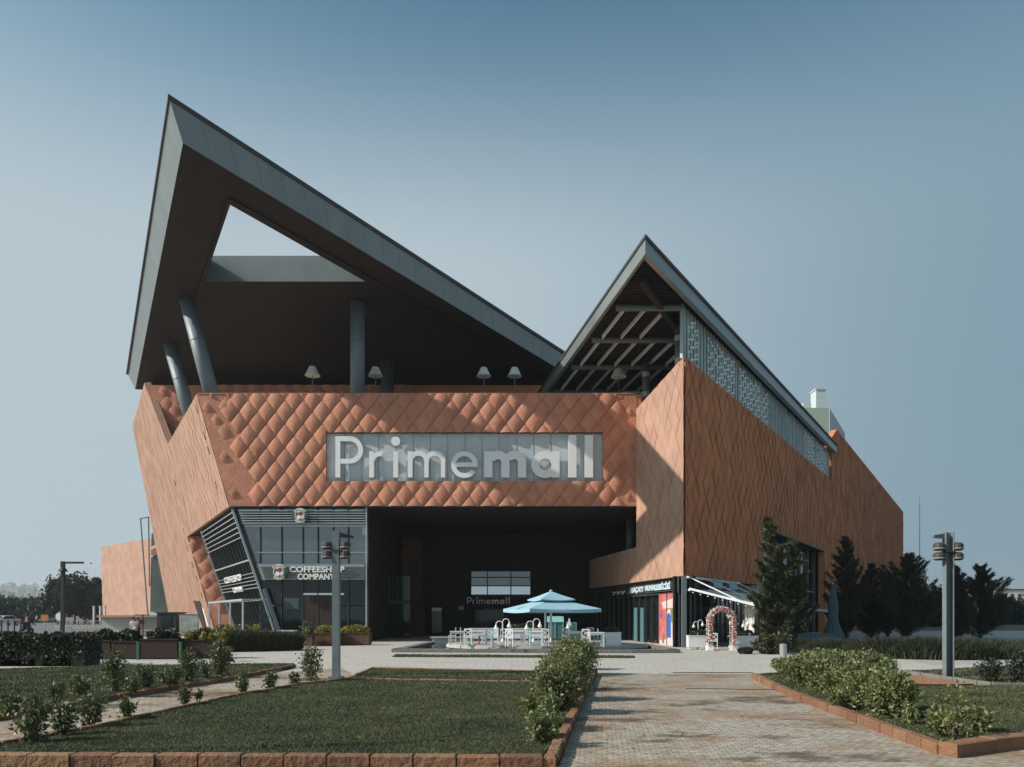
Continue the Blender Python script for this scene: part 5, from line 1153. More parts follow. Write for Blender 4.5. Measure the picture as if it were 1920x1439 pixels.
# flower arch
p0a, p1a = G(1334, 1219), G(1371, 1220.5); c = (p0a+p1a)/2; w = (p1a-p0a).length+.18
t = empty('flower_arch', (c.x, c.y, 0), -.12, 'white metal garden arch wound with pink and red flowers beside the shop corner', 'arch'); rad = w/2; Ht = CH+(HY-1139)/F*c.y-rad
mb = MB()
for y in (-.3, .3):
    for r_ in (rad, rad-.16):
        pts = [(-r_, y, 0), (-r_, y, Ht)]+[(-cos(R(a))*r_, y, Ht+sin(R(a))*r_) for a in range(15, 180, 15)]+[(r_, y, Ht), (r_, y, 0)]; mb.pipe(pts, .018, 6)
for s in (-1, 1):
    for z in np.arange(.1, Ht, .22): mb.bar((s*rad, -.3, z), (s*rad, .3, z), .015, .02)
    mb.box(s*(rad-.08)-.13, s*(rad-.08)+.13, -.36, .36, 0, .22)
for a in range(0, 181, 20): mb.bar((-cos(R(a))*rad, -.3, Ht+sin(R(a))*rad), (-cos(R(a))*rad, .3, Ht+sin(R(a))*rad), .015, .02)
mb.build('frame', 'white', t); rng = np.random.default_rng(9)
def archpts(n, sp):
    s = rng.random(n)*(2*(Ht-.2)+pi*rad); P = np.zeros((n, 3)); a = np.clip((s-(Ht-.2))/rad, 0, pi); rr = rad-.02-.12*rng.random(n)
    P[:, 0] = np.where(s < Ht-.2, -rr, np.where(s > Ht-.2+pi*rad, rr, -cos_(a)*rr)); P[:, 2] = np.where(s < Ht-.2, s+.2, np.where(s > Ht-.2+pi*rad, Ht-(s-(Ht-.2)-pi*rad), Ht+sin_(a)*rr)); P[:, 1] = np.where(rng.random(n) < .5, -.3, .3)
    return P+rng.normal(size=(n, 3))*sp
leaves_obj('flowers', 'flower', t, archpts(1300, .045), .06, 3); leaves_obj('leaves', 'leafyoung', t, archpts(350, .05), .05, 4); leaves_obj('white_flowers', 'cream', t, archpts(1000, .045), .05, 5)
# chair behind the arch
dup(ch0, None, (c.x-.05, c.y+1.1, 0), 2.9, None, 'white cross-back chair standing behind the flower arch', 'chairs by the flower arch')
# pavilion with a white dome
q = PY(1420, 1212, 36.8); t = empty('pavilion', (q.x, q.y, 0), 0, 'small round white pavilion with a fluted dome and gathered curtains behind the flower arch', 'pavilion'); mb = MB(); R0 = .62; zE2 = CH+(HY-1147)/F*q.y; zt = CH+(HY-1128)/F*q.y
vs = []; n = 32
prof = [(R0*1.02, zE2-.06), (R0, zE2), (R0*.93, zE2+(zt-zE2)*.4), (R0*.72, zE2+(zt-zE2)*.75), (R0*.4, zE2+(zt-zE2)*.95), (.02, zt)]
for r_, z in prof:
    for i in range(n): a = 2*pi*i/n; rr = r_*(1+.05*(i % 2)); vs.append((cos(a)*rr, sin(a)*rr, z))
fs = [(k_*n+i, k_*n+(i+1) % n, (k_+1)*n+(i+1) % n, (k_+1)*n+i) for k_ in range(len(prof)-1) for i in range(n)]; mb.add(vs, fs).build('dome', 'cream', t)
mb = MB(); MB().lathe((0, 0, zE2-.1), [(R0*1.03, 0), (R0*1.05, .03)], 24).build('ring', 'white', t)
for i in range(8): a = 2*pi*i/8+.2; MB().tube((cos(a)*R0*.95, sin(a)*R0*.95, 0), (cos(a)*R0*.95, sin(a)*R0*.95, zE2-.05), .035, n=8).build('pillar', 'white', t)
vs = []; n = 60
for z, f in ((.15, 1.0), (1.0, .82), (zE2-.1, .97)):
    for i in range(n): a = 2*pi*i/n; rr = R0*.9*f*(1+.04*(i % 2)) ; vs.append((cos(a)*rr, sin(a)*rr, z))
fs = [(k_*n+i, k_*n+i+1, (k_+1)*n+i+1, (k_+1)*n+i) for k_ in range(2) for i in range(n-1) if i % 15 < 8]; MB().add(vs, fs).build('curtain', 'cream', t)

# awning on the shop's outer side
Aw = C0+Vector((.25, -.1, 0)); t = empty('awning', tuple(Aw), 0, 'white retractable awning on a white steel frame along the shop wall', 'awning')
o_ = nR*3.35; z0, z1 = 2.86, 1.98; L1 = 9.0; mb = MB(); n = 10
def ap(u, w_, dz=0): q = dRn*u+o_*w_; return Vector((q.x, q.y, z0+(z1-z0)*w_+dz))
for i in range(n):
    a, b = i/n, (i+1)/n; mb.add([ap(0, a), ap(L1, a), ap(L1, b), ap(0, b), ap(0, a, .03), ap(L1, a, .03), ap(L1, b, .03), ap(0, b, .03)], [(0, 1, 2, 3), (7, 6, 5, 4), (0, 3, 7, 4), (1, 5, 6, 2)])
mb.build('fabric', 'cream', t)
mb = MB()
for u in (-.05, 3, 6, L1): mb.bar(ap(u, 0, .06), ap(u, 1.02, .06), .08, .1)
mb.bar(ap(-.1, 1.02, 0), ap(L1+.1, 1.02, 0), .1, .14).bar(ap(-.1, -.02, .62), ap(L1, -.02, .62), .1, .1).bar(ap(-.1, 0, 0), ap(L1, 0, 0), .1, .1); mb.build('frame', 'white', t)
for u in (.2, 3, 6, 8.8): MB().bar(ap(u, 0, .6), ap(u, .72, .08), .06, .06).build('support_arm', 'white', t)
mb = MB()
for i in range(9): q = ap(-.06, .06+.11*i, -.06); mb.lathe(q-Vector((0, 0, .06)), [(.01, 0), (.04, .02), (.03, .06)], 6)
mb.build('light_string', 'white', t)
for u in (3.4, 6.2): MB().obox(ap(u, 0, .2)+nR*.12, dRn*1.5, up*.42, nR*.03).build('wall_sign', 'canvas', t)
for w_ in (0.06, 1.0): MB().tube((*tuple(ap(L1, w_))[:2], 0), ap(L1, w_), .04, n=8).build('post', 'white', t)
# second awning, closed parasol, parked tables
q = PY(1530, 1145, 47); t = empty('awning', (q.x, q.y, 0), .3, 'second pale awning seen between the tall conifers', 'awning'); MB().prism([(-1.2, 0, 1.95), (1.3, 0, 1.75), (1.3, 0, 1.86), (-1.2, 0, 2.15)], (0, 2, 0)).build('fabric', 'canvas', t); MB().tube((1.2, .1, 0), (1.2, .1, 1.8), .04, n=8).build('post', 'alu', t); MB().tube((-1.1, .1, 0), (-1.1, .1, 1.9), .04, n=8).build('post', 'alu', t)
q = PY(1562, 1190, 39); t = empty('closed_parasol', (q.x, q.y, 0), 0, 'tall furled grey-blue parasol behind the shrub bed, between conifers', 'parasol')
vs = []; n = 24; prof = [(.5, .35), (.46, .6), (.26, 1.15), (.2, 1.6), (.24, 2.0), (.12, 2.9), (.03, 3.25)]
for r_, z in prof:
    for i in range(n): a = 2*pi*i/n; rr = r_*(1+.16*(i % 2)); vs.append((cos(a)*rr, sin(a)*rr, z))
fs = [(k_*n+i, k_*n+(i+1) % n, (k_+1)*n+(i+1) % n, (k_+1)*n+i) for k_ in range(len(prof)-1) for i in range(n)]; MB().add(vs, fs).build('canopy', 'canvas_dark', t); MB().tube((0, 0, 0), (0, 0, 3.3), .04, n=8).build('pole', 'alu', t); MB().lathe((0, 0, 0), [(.35, 0), (.35, .08)], 10).build('foot', 'stonekerb', t)
q = PY(1520, 1195, 36); t = empty('long_table', (q.x, q.y, 0), .25, 'long table under a dusky blue cloth behind the conifers on the right', 'table'); MB().box(-1, 1, -.4, .4, .68, .72).build('tabletop', 'canvas_dark', t); MB().box(-.98, .98, -.42, -.402, .45, .70).build('cloth', 'canvas_dark', t)
for x in (-.9, .9):
    for y in (-.3, .3): MB().bar((x, y, 0), (x, y, .68), .05, .05).build('leg', 'alu', t)

# ------------------------------------------------------------------ planters on the left and at the coffee shop
def boxplanter(px0, px1, py, h, m, plant, lab, seed, dep=.8, ph=.35, group=None, n=900):
    a, b = G(px0, py), G(px1, py); w = (b-a).length; c = (a+b)/2; t = empty('planter_box', (c.x, c.y+dep/2, 0), 0, lab, 'planter', group)
    MB().box(-w/2, w/2, -dep/2, dep/2, .04, h).box(-w/2-.03, w/2+.03, -dep/2-.03, dep/2+.03, h, h+.04).build('box', m, t); MB().box(-w/2+.05, w/2-.05, -dep/2+.05, dep/2-.05, 0, .04).build('foot', 'black', t)
    leaves_obj('plants', plant, t, blob(t, w*.5, dep*.45, ph, h+.12, n, seed, .2), .08, seed+1); return t
gp = 'dark planter boxes on the left'
boxplanter(162, 206, 1236, .66, 'woodbox', 'leafhedge', 'leftmost dark planter box of the row beside the white post', 900, group=gp); boxplanter(209, 256, 1236, .62, 'woodbox', 'leafdark', 'second dark planter box of the row, left of the first green post', 902, group=gp)
boxplanter(264, 332, 1236, .70, 'woodbox', 'leafdark', 'long dark planter box between the two green posts', 904, group=gp); boxplanter(344, 404, 1235, .66, 'woodbox', 'leafhedge', 'dark planter box with yellow-green plants right of the second green post', 906, group=gp)
for i, (px, py, m, lab) in enumerate([(180, 1202, 'leafyellow', 'yellow-green plant in the leftmost dark planter'), (150, 1198, 'leafyellow', 'yellow bush beside the tall black post'), (355, 1200, 'leafyellow', 'yellow flowering plant at the left of the right-hand dark planter'), (388, 1198, 'leafyellow', 'yellow flowering plant at the right of the right-hand dark planter'), (207, 1200, 'leafyellow', 'yellow plant above the second dark planter'), (410, 1186, 'leafyellow', 'yellow-green plant in front of the leaning leg of the wing'), (232, 1200, 'leafdark', 'dark leafy plant above the second planter'), (290, 1198, 'leafdark', 'dark leafy plant at the middle of the long planter'), (318, 1198, 'leafdark', 'dark leafy plant at the right of the long planter')]):
    q = PY(px, py, 28); shrub('potted_plant', (q.x, q.y, .6), .3, .25, .42, 920+i, lab, m, 8, 420, .06, 'plant', 'plants in the dark planters', low=.2)
for px, lab in ((259, 'green post between the second and the long dark planter'), (338.5, 'green post between the long and the last dark planter')):
    q = G(px, 1237.5); MB().box(-.045, .045, -.05, .05, 0, .62).box(-.06, .06, -.06, .06, .62, .65).build('green_post', 'greenpost', label=lab, cat='post', group='green posts in the planter row').location = (q.x, q.y, 0)
q = G(150, 1242); t = empty('street_sign', (q.x, q.y, 0), 0, 'white post with a small blue and white board beside the dark hedge', 'sign'); MB().tube((0, 0, 0), (0, 0, .68), .035, n=8).lathe((0, 0, .68), [(.05, 0), (.06, .04), (.02, .09)], 8).build('post', 'signwhite', t); MB().box(.06, .3, -.01, .02, .1, .5).build('board', 'band', t)
gc = 'rusty planters before the coffee shop'
boxplanter(587, 632, 1211, .62, 'corten', 'leafyellow', 'rusty planter with yellow flowers left of the grey lamp post', 940, group=gc, n=1300); boxplanter(634, 692, 1210, .62, 'corten', 'leafyellow', 'rusty planter with yellow flowers right of the grey lamp post', 942, group=gc, n=1500); boxplanter(570, 585, 1212, .55, 'corten', 'leafyoung', 'small square rusty planter at the left end of the coffee shop row', 944, .5, .4, gc, 500)
q = G(577, 1210); shrub('potted_plant', (q.x, q.y, .5), .3, .3, .85, 946, 'tall round green plant in the small square rusty planter', 'leafyoung', 9, 700, .07, 'plant', low=.4)
for i, (px, lab) in enumerate([(420, 'yellow-green shrub below the leaning louvred glass'), (455, 'shrub below the leaning louvred glass, second from the left'), (485, 'yellow-tinted shrub beside the leaning glass, right of the louvres'), (405, 'dark shrub at the foot of the leaning leg')]):
    q = G(px, 1203); shrub('shrub', (q.x, q.y, 0), .7, .5, 1.05, 950+i, lab, 'leafyellow' if i in (0, 2) else 'leafyoung', 14, 1500, .09, group='shrubs below the louvred glass', low=.1)
q = G(510, 1206); t = empty('cafe_counter', (q.x, q.y, 0), 0, 'pair of low pale-topped tables at the foot of the leaning glass', 'table'); MB().box(-.7, .1, 0, .6, .62, .68).box(.3, 1.3, 0, .6, .66, .72).build('tabletop', 'cream', t)
for x in (-.6, 0, .4, 1.2): MB().box(x-.03, x+.03, .1, .5, 0, .62 if x < .3 else .66).build('leg', 'frame', t)

# ------------------------------------------------------------------ on the roof terrace
def terrace_lamp(loc, lab):
    t = empty('terrace_lamp', loc, 0, lab, 'lamp', 'giant standard lamps on the roof terrace'); sh = [(.49, 0), (.49, .03), (.44, .06), (.22, .56), (.2, .58)]
    MB().tube((0, 0, 0), (0, 0, 2.3), .025, n=8).lathe((0, 0, 0), [(.2, 0), (.2, .04)], 12).build('pole', 'alugrey', t); MB().lathe((0, 0, 2.2), sh, 20).build('lamp_shade', 'cream', t); return t
tl = None
for px, Y, top, lab in [(586, 48, 688, 'giant lampshade standing lamp left of the thick round column'), (704, 49, 689, 'giant lampshade standing lamp right of the thick round column'), (907, 50, 690, 'giant lampshade standing lamp, left of the pair at the right'), (965, 50, 690, 'giant lampshade standing lamp, right of the pair at the right'), (1160, 46.5, 690, 'giant lampshade standing lamp under the slatted tower roof')]:
    q = PY(px, top, Y); z = q.z-2.78
    if tl is None: tl = terrace_lamp((q.x, q.y, z), lab)
    else: dup(tl, None, (q.x, q.y, z), .3, None, lab)
rng = np.random.default_rng(77); n = 2600; x = -16+23*rng.random(n); dens = (np.sin(x*1.3)+np.sin(x*.7+1)+np.sin(x*3.1)) > -.4; x = x[dens]; n = len(x)
h = .06+.22*rng.random(n)**2; P = np.c_[x, FY+.18+.3*rng.random(n), np.full(n, ZT+.02)]; V = np.empty((n, 3, 3)); b = rng.normal(size=(n, 2))*.05
V[:, 0] = P-[.012, 0, 0]; V[:, 1] = P+[.012, 0, 0]; V[:, 2] = P+np.c_[b, h]; npmesh('parapet_grass', V.reshape(-1, 3), 3, 'leafyoung', kind='stuff')
for i, (px, w) in enumerate([(842, .35), (735, .25), (1165, .3)]):
    q = PY(px, 745, FY+.6); shrub('terrace_plant', (q.x, q.y, 14.5), w, .25, .55, 960+i, ['small green plant on the parapet above the sign', 'small green plant on the parapet right of the thick column', 'small plant on the parapet under the slatted roof'][i], 'leafyoung', 8, 380, .05, 'plant', 'plants on the roof terrace parapet')
q = PY(1188, 730, 47); t = empty('terrace_table', (q.x, q.y, 14.45), 0, 'green table edge on the roof terrace under the slatted roof', 'table'); MB().box(-.7, .9, -.3, .3, 1.05, 1.12).build('tabletop', 'teal', t)
for x_ in (-.6, .8): MB().bar((x_, 0, 0), (x_, 0, 1.05), .05, .05).build('leg', 'frame', t)

# ------------------------------------------------------------------ far wing, hoarding glass and what stands round it
t = empty('far_wing', (0, 100, 0), 0, 'low pinkish terracotta block beyond the glass strip at the far left', 'building')
p0_, p1_ = PY(190, 1026, 116), PY(279, 1012, 103); dd_ = (p1_-p0_); dd_.z = 0; du = dd_.normalized(); nn2 = Vector((du.y, -du.x, 0)); zt_ = p0_.z
pl2 = [[(.75, 1.2), (dd_.length+6, 1.2), (dd_.length+6, zt_), (0, zt_)]]
quilt('wall', 'terra_wing', t, Vector((p0_.x, p0_.y-100, 0)), du, (0, 0, 1), nn2, pl2, 1.2, 1.5, .04, 3)
mb = MB(); mb.prism([Vector((p0_.x, p0_.y-100, 0))+du*u+up*v+nn2*.005 for u, v in pl2[0]], -nn2*8); mb.build('core', 'terra_wing', t); mb = MB().obox(Vector((p0_.x, p0_.y-100, 0))+du*2-nn2*.4, du*(dd_.length+4), up*1.2, -nn2*7); mb.build('plinth', 'dark', t)
t = empty('glass_screen', (0, 92, 0), 0, 'tall greenish glass strip with an orange emblem between the wing and the far block', 'glass screen')
ga, gb = PY(270, 972, 94), PY(312, 972, 92); Yg = 94
def gp_(px, py): return (PY(px, py, Yg).x, Yg-92, PY(px, py, Yg).z)
MB().prism([gp_(281, 1176), gp_(330, 1176), gp_(300, 1000), (gp_(284, 1000))], (0, .1, 0)).build('pane', 'glassgreen', t)
fr = MB()
for a, b in (((263.5, 972), (279, 1176)), ((278.5, 969), (280.5, 1100)), ((263.5, 973), (279, 970))): fr.bar(gp_(*a), gp_(*b), .12, .12)
fr.build('frame', 'alugrey', t)
em = MB().prism([(gp_(284.5, 1046)[0], Yg-92.12, gp_(0, 1046)[2]), (gp_(296, 1038)[0], Yg-92.12, gp_(0, 1038)[2]), (gp_(294, 1021)[0], Yg-92.12, gp_(0, 1021)[2]), (gp_(284.5, 1026)[0], Yg-92.12, gp_(0, 1026)[2])], (0, .06, 0)).build('emblem', 'signwhite', t)
mb = MB()
for i, (a, b) in enumerate((((285.8, 1041), (287.2, 1030)), ((287.2, 1030), (289.4, 1038)), ((289.4, 1038), (291.2, 1028)), ((291.2, 1028), (294.3, 1036)))): q0, q1 = gp_(*a), gp_(*b); mb.bar((q0[0], Yg-92.16-.01*i, q0[2]), (q1[0], Yg-92.16-.01*i, q1[2]), .25, .05, (0, 1, 0))
mb.build('emblem_arches', 'orange', em)
MB().prism([gp_(281, 1160), gp_(307, 1160), gp_(307, 1148), gp_(281, 1148)], (0, -.3, 0)).build('banner', 'signblue', t)
# hoarding in front of the leaning leg
q0, q1 = PY(336, 1160, 58), PY(372, 1160, 58); t = empty('hoarding', ((q0.x+q1.x)/2, 58, 0), 0, 'large grey poster board standing before the leaning leg', 'board'); w = q1.x-q0.x; MB().box(-w/2, w/2, 0, .1, .15, 1.6).build('board', mat('poster_print', (0.17, 0.21, 0.20), .5, col2=(0.42, 0.46, 0.43), scale=2.2, detail=6), t); MB().box(-w/2-.05, w/2+.05, -.02, .12, 1.6, 1.66).build('frame', 'alugrey', t)
# low kiosk and white barrier
q = PY(253, 1172, 72); t = empty('service_building', (q.x, 72, 0), 0, 'low white service hut with a flat brownish roof before the far block', 'hut'); MB().box(-3.2, 3.6, 0, 3, 0, 1.35).build('wall', 'concrete', t); MB().box(-3.5, 3.9, -.4, 3.2, 1.35, 1.55).build('roof', 'terra_wing', t); MB().box(-.2, .9, -.05, 0, .7, 1.1).build('window', 'frame', t)
q = PY(312, 1165, 70); t = empty('kiosk', (q.x, 70, 0), 0, 'small black kiosk at the foot of the glass strip', 'kiosk'); MB().box(-.9, .9, 0, 2, 0, 1.75).build('wall', 'black', t); MB().box(-1.05, 1.05, -.1, 2.1, 1.75, 1.85).build('roof', 'frame', t); MB().box(-.5, .5, -.04, 0, .5, 1.5).build('window', 'glassdark', t)
q = PY(172, 1172, 84); t = empty('low_wall', (q.x, 84, 0), 0, 'long pale low wall with a row of posts beyond the planters', 'wall'); MB().box(-4.2, 4.0, 0, .3, 0, .42).build('wall', 'concrete', t); mb = MB()
for i in range(14): mb.box(-3.9+i*.58, -3.82+i*.58, .05, .15, .42, .9)
mb.build('railing_post', 'carred', t); MB().box(-4, 3.9, .08, .12, .86, .92).build('rail', 'alu', t)
for i, px in enumerate((176, 188, 197)): q = PY(px, 1160, 95); MB().tube((0, 0, 0), (0, 0, 2.6), .12, n=8).lathe((0, 0, 2.6), [(.12, 0), (.2, .05), (.2, .1)], 8).build('white_pillar', 'white', label=['left of three white pillars beyond the low wall', 'middle of three white pillars beyond the low wall', 'right of three white pillars, nearest the far block'][i], cat='pillar', group='white pillars beyond the low wall').location = (q.x, 95, 0)
q = PY(268, 1170, 45); t = empty('street_lamp', (q.x, 45, 0), 0, 'thin dark lamp with a small double arm before the far block', 'lamp post'); MB().tube((0, 0, 0), (0, 0, 1.6), .04, n=8).build('post', 'black', t); MB().box(-.5, .4, -.03, .03, 1.58, 1.63).build('arm', 'black', t)
for i in range(9):
    q = PY(3+i*12 if i < 4 else 113+i*2.6, 1200, 44); MB().tube((0, 0, 0), (0, 0, 1.25 if i < 4 else .95), .04, n=6).lathe((0, 0, 1.25 if i < 4 else .95), [(.05, 0), (.03, .06)], 6).build('fence_post', 'black' if i < 4 else 'alu', label=['first', 'second', 'third', 'fourth', 'first', 'second', 'third', 'fourth', 'fifth'][i]+(' thin dark post from the left edge along the street' if i < 4 else ' thin pale post right of the tall black lamp post'), cat='post', group='thin posts along the street').location = (q.x, 44, 0)
# mast, far buildings
q = PY(1724, 1130, 150); t = empty('mast', (q.x, 150, 0), 0, 'very tall thin antenna mast at the right of the mall', 'mast'); MB().tube((0, 0, 0), (0, 0, CH+(HY-948)/F*150), .16, .1, 8).build('pole', 'alugrey', t); MB().tube((0, 0, CH+(HY-949)/F*150), (0, 0, CH+(HY-931)/F*150), .05, .04, 6).build('antenna', 'alugrey', t)
def house(loc, w, d, h, m, lab, name='house', rows_=3, cols=4, group=None, roofm='concrete', rz=0):
    t = empty(name, loc, rz, lab, 'building', group); MB().box(-w/2, w/2, 0, d, 0, h).build('wall', m, t); MB().box(-w/2-w*.02, w/2+w*.02, -w*.02, d+w*.02, h, h+h*.04).build('roof', roofm, t)
    wb = None
    for i in range(cols):
        for j in range(rows_):
            x = -w/2+w*(i+.25)/cols; z = h*(j+.3)/rows_; b = MB().box(x, x+w/cols*.5, -.05, 0, z, z+h/rows_*.45).build('window', 'frame', t)
    return t
q = PY(1741, 1125, 170); house((q.x, 170, 0), 5.2, 8, CH+(HY-1101)/F*170, 'palewall', 'white two-storey house beyond the mast, left of the lamp post', rows_=3, cols=3)
q = PY(1765, 1135, 150); house((q.x, 150, 0), 2.2, 4, 5.2, 'cream', 'small cream house end between the dark trees left of the lamp post', rows_=2, cols=1)
for i, (px, Y, w, top, m, lab) in enumerate([(1878, 260, 12, 1112, 'cream', 'far cream building left of the yellow-roofed halls'), (1905, 240, 14, 1107, 'cream', 'far cream hall with a long window row at the right edge'), (1950, 250, 16, 1109, 'cream', 'far pale hall at the very right'), (1895, 200, 18, 1140, 'concrete', 'low pale retaining building below the far halls'), (1868, 150, 5, 1128, 'concrete', 'low concrete block between the big conifer and the far halls')]):
    q = PY(px, 1130, Y); house((q.x, Y, 0), w, 12, CH+(HY-top)/F*Y, m, lab, 'hall', 1 if i > 2 else 2, 6, 'far halls on the right', 'rust' if i < 3 else 'concrete')
rng = random.Random(42)
ORD = 'first second third fourth fifth sixth seventh eighth ninth tenth eleventh twelfth thirteenth fourteenth fifteenth sixteenth seventeenth eighteenth nineteenth twentieth'.split()+['twenty-'+w for w in 'first second third fourth fifth sixth'.split()]
descr = ['tall slab', 'low wide block', 'narrow tower', 'stepped block', 'pale cube', 'grey slab']
n = 0
hillp = []
for i in range(26):
    px = -6+i*4.0+rng.uniform(-1.5, 1.5); Y = rng.choice([1250, 1400, 1550, 1700]); z0_ = 8+Y*.008+rng.uniform(-2, 3); hh = rng.choice([22, 26, 30, 34, 40])*rng.uniform(.8, 1.1)*Y/1500; w = rng.uniform(9, 17)*Y/1500
    q = PY(px, 1130, Y); t = empty('apartment_block', (q.x, Y, z0_-6), 0, 'hazy far apartment block, '+ORD[i]+' from the left edge of the skyline', 'building', 'hazy apartment blocks of the far town')
    MB().box(-w/2, w/2, 0, w, 0, hh+6).build('wall', ['palewall', 'concrete', 'cream'][i % 3], t); MB().box(-w*.2, w*.2, w*.3, w*.6, hh+6, hh+9).build('roof_hut', 'concrete', t)
    mb = MB(); fl_ = max(4, int(hh/3.2))
    for f in range(fl_): mb.box(-w*.42, w*.42, -.1, 0, 6+hh*f/fl_+hh/fl_*.35, 6+hh*f/fl_+hh/fl_*.75)
    mb.build('window_row', 'alugrey', t)
pts = []; NX = 60
vs = []
for j in range(2):
    for i in range(NX+1):
        x = -2600+i*5400/NX; vs.append((x, 1050+j*1500, (0 if j == 0 else (26+9*sin(i*.9)+6*sin(i*2.3))*(1 if x < 300 else .7))))
MB().add(vs, [(i, i+1, NX+2+i, NX+1+i) for i in range(NX)]).build('hills', 'earth', kind=S)

# ------------------------------------------------------------------ vehicles and people on the street
def car(loc, rz, m, lab):
    t = empty('parked_car', loc, rz, lab, 'car', 'cars on the street'); prof = [(-2.1, .3), (-2.1, .75), (-1.9, .88), (-1.2, .95), (-.65, 1.42), (.75, 1.45), (1.5, .98), (2.05, .9), (2.15, .6), (2.1, .3)]
    MB().prism([(x, -.82, z) for x, z in prof], (0, 1.64, 0)).build('body', m, t)
    for s in (-1, 1): MB().prism([(-1.05, s*.825, .97), (-.58, s*.825, 1.36), (.68, s*.825, 1.38), (1.3, s*.825, .99)], (0, s*.01, 0)).build('side_window', 'glassdark', t)
    MB().prism([(-1.17, -.72, 1.0), (-1.17, .72, 1.0), (-.70, .66, 1.38), (-.70, -.66, 1.38)], (-.02, 0, .015)).build('windscreen', 'glassdark', t)
    for x in (-1.35, 1.35):
        for s in (-1, 1):
            w = MB().tube((x, s*.66, .32), (x, s*.86, .32), .32, n=16).build('wheel', 'tyre', t); MB().tube((x, s*.86, .32), (x, s*.87, .32), .19, n=12).build('rim', 'alu', w)
    for s in (-.55, .55): MB().box(-2.12, -2.1, s-.18, s+.18, .6, .74).build('headlight', 'signwhite', t)
    return t
cr = car((0, 0, 0), 0, 'carwhite', 'white car parked furthest right along the street'); q = PY(93, 1165, 150); cr.location = (q.x, 150, 0); cr.rotation_euler = (0, 0, R(75))
for px, Y, m, lab in [(75, 170, 'carwhite', 'white car on the far street, middle of the group'), (60, 185, 'carred', 'reddish car at the left of the group on the far street'), (84, 160, 'cardark', 'dark car between the white cars on the far street'), (8, 110, 'carwhite', 'white car near the left edge of the street')]:
    q = PY(px, 1165, Y); c_ = dup(cr, None, (q.x, Y, 0), R(75), None, lab); paint(c_, m, 'body')
def person(loc, rz, lab, pose, top, legs, sc=1.0):
    t = empty('person', loc, rz, lab, 'person'); t.scale = (sc,)*3
    if pose == 'sit':
        V = dict(pel=(0, 0, .82), ch=(0, -.06, 1.15), nk=(0, -.08, 1.36), hd=(0, -.10, 1.52), ht=(0, -.10, 1.64), sl=(-.19, -.06, 1.28), sr=(.19, -.06, 1.28), el=(-.30, -.28, 1.08), er=(.30, -.28, 1.08), wl=(-.32, -.52, 1.08), wr=(.32, -.52, 1.08),
                 hl=(-.11, 0, .80), hr=(.11, 0, .80), kl=(-.24, -.38, .72), kr=(.24, -.38, .72), al=(-.2, -.2, .32), ar=(.2, -.2, .32), tl=(-.2, -.36, .28), tr=(.2, -.36, .28))
    else:
        V = dict(pel=(0, 0, .95), ch=(0, 0, 1.25), nk=(0, 0, 1.48), hd=(0, -.01, 1.62), ht=(0, -.01, 1.74), sl=(-.19, 0, 1.40), sr=(.19, 0, 1.40), el=(-.25, .03, 1.12), er=(.25, .02, 1.12), wl=(-.25, -.08, .88), wr=(.26, -.06, .88),
                 hl=(-.1, 0, .92), hr=(.1, 0, .92), kl=(-.12, -.06, .5), kr=(.12, .05, .5), al=(-.13, .02, .09), ar=(.13, .16, .09), tl=(-.14, -.14, .04), tr=(.14, .0, .04))
    rad = dict(pel=.14, ch=.15, nk=.06, hd=.095, ht=.07, sl=.075, sr=.075, el=.045, er=.045, wl=.03, wr=.03, hl=.1, hr=.1, kl=.06, kr=.06, al=.04, ar=.04, tl=.035, tr=.035)
    E = [('pel', 'ch'), ('ch', 'nk'), ('nk', 'hd'), ('hd', 'ht'), ('ch', 'sl'), ('ch', 'sr'), ('sl', 'el'), ('sr', 'er'), ('el', 'wl'), ('er', 'wr'), ('pel', 'hl'), ('pel', 'hr'), ('hl', 'kl'), ('hr', 'kr'), ('kl', 'al'), ('kr', 'ar'), ('al', 'tl'), ('ar', 'tr')]
    def skin(name, keys, m, grow, root):
        ks = [k_ for k_ in V if k_ in keys]; me = bpy.data.meshes.new(name); me.from_pydata([V[k_] for k_ in ks], [(ks.index(a), ks.index(b)) for a, b in E if a in ks and b in ks], [])
        me.materials.append(M[m]); o = bpy.data.objects.new(name, me); link(o, t); md = o.modifiers.new('skin', 'SKIN'); o.modifiers.new('sub', 'SUBSURF').levels = 1
        o.modifiers['sub'].render_levels = 1
        for i, k_ in enumerate(ks): me.skin_vertices[0].data[i].radius = (rad[k_]*grow,)*2; me.skin_vertices[0].data[i].use_root = (k_ == root)
        return o
    skin('body', list(V), 'skin', 1.0, 'pel'); skin('shirt', ['pel', 'ch', 'sl', 'sr', 'el', 'er'], top, 1.22, 'pel'); skin('trousers', ['pel', 'hl', 'hr', 'kl', 'kr', 'al', 'ar'], legs, 1.25, 'pel')
    h = V['ht']; MB().lathe((h[0], h[1]+.02, h[2]-.10), [(.105, 0), (.12, .05), (.11, .11), (.06, .16), (.01, .175)], 12).build('hair', 'hair', t)
    for s in (-1, 1):
        w = V['wl'] if s < 0 else V['wr']
        hd_ = MB().lathe((w[0], w[1]-.01, w[2]-.10), [(.012, 0), (.03, .03), (.034, .07), (.026, .1)], 8)
        for f in range(4): hd_.tube((w[0]-.024+f*.016, w[1]-.01, w[2]-.08), (w[0]-.026+f*.017, w[1]-.03, w[2]-.155+abs(f-1.5)*.008), .008, .006, 5)
        hd_.tube((w[0]+s*-.025, w[1]-.02, w[2]-.05), (w[0]-s*.045, w[1]-.04, w[2]-.095), .009, .007, 5); hd_.build('hand', 'skin', t)
    f = MB().lathe((h[0], h[1]-.10, h[2]-.135), [(.012, 0), (.016, .02), (.006, .045)], 6).build('nose', 'skin', t)
    return t
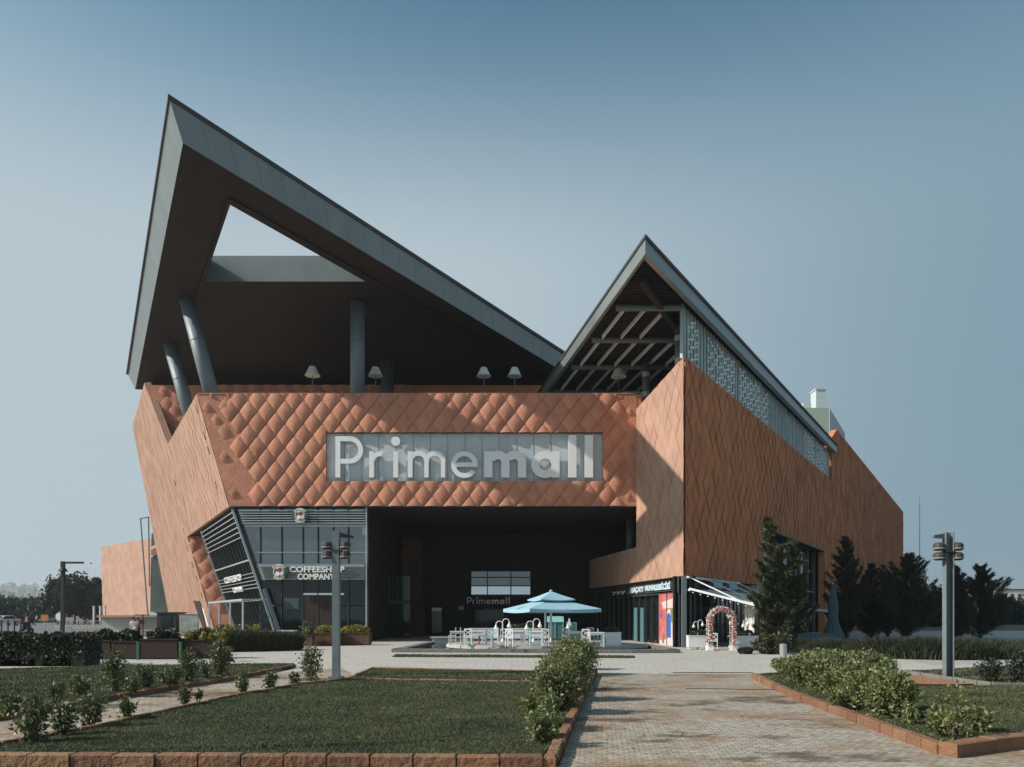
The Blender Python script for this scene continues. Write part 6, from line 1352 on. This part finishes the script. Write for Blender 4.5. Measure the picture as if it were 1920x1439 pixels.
q = PY(50, 1200, 44.5); person((q.x, 44.5, 0), R(200), 'rider in dark clothes sitting on a moped by the street', 'sit', 'clothdark', 'clothdark')
t = empty('moped', (q.x, 44.5, 0), R(200), 'dark moped with red bodywork under the rider', 'moped')
for y in (-.62, .62): w = MB().tube((-.05, y, .28), (.05, y, .28), .28, n=18).build('wheel', 'tyre', t); MB().tube((-.055, y, .28), (.055, y, .28), .15, n=12).build('rim', 'alu', w)
MB().prism([(-.12, .75, .5), (-.12, .1, .42), (-.12, -.35, .4), (-.12, -.45, .85), (-.12, -.3, .85), (-.12, -.2, .55), (-.12, .1, .68), (-.12, .75, .72)], (.24, 0, 0)).build('body', 'carred', t); MB().box(-.14, .14, .0, .7, .72, .8).build('saddle', 'black', t); MB().tube((-.34, -.5, 1.0), (.34, -.5, 1.0), .02, n=8).tube((0, -.62, .3), (0, -.45, 1.0), .035, n=8).build('handlebar', 'black', t)
MB().box(-.1, .1, .66, .7, .6, .7).build('tail_light', 'carred', t)
q = PY(250, 1196, 48); person((q.x, 48, 0), R(190), 'standing person in a pale top and pale trousers behind the dark planters', 'stand', 'clothpale', 'clothpale', .82)
q = PY(258, 1196, 49); person((q.x, 49, 0), R(170), 'standing person in a dark red top beside the one in pale clothes', 'stand', 'clothred', 'clothdark', .8)
# signs by the street
q = PY(112, 1165, 62); t = empty('round_sign', (q.x, 62, 0), 0, 'round white sign disc on a post left of the tall black post', 'sign'); MB().tube((0, 0, 0), (0, 0, 1.9), .04, n=8).build('post', 'alu', t); MB().tube((0, -.06, 1.45), (0, -.02, 1.45), .33, n=20).build('disc', 'signwhite', t)
q = PY(84, 1165, 75); t = empty('road_sign', (q.x, 75, 0), 0, 'small orange road sign by the street', 'sign'); MB().tube((0, 0, 0), (0, 0, 1.3), .04, n=8).build('post', 'alu', t); MB().box(-.35, .35, -.05, 0, 1.0, 1.6).build('board', 'orange', t)

# ------------------------------------------------------------------ the haze of the day
hz = bpy.data.materials.new('haze'); hz.use_nodes = True; hn = hz.node_tree; hn.nodes.clear()
pv = hn.nodes.new('ShaderNodeVolumePrincipled'); ho = hn.nodes.new('ShaderNodeOutputMaterial'); hn.links.new(pv.outputs[0], ho.inputs['Volume'])
pv.inputs['Color'].default_value = (0.80, 0.88, 0.92, 1); pv.inputs['Density'].default_value = 0.00032; pv.inputs['Anisotropy'].default_value = 0.2
M['haze'] = hz
MB().box(-4600, 4600, -80, 4600, -1.03, 92).build('haze', 'haze', kind='stuff')
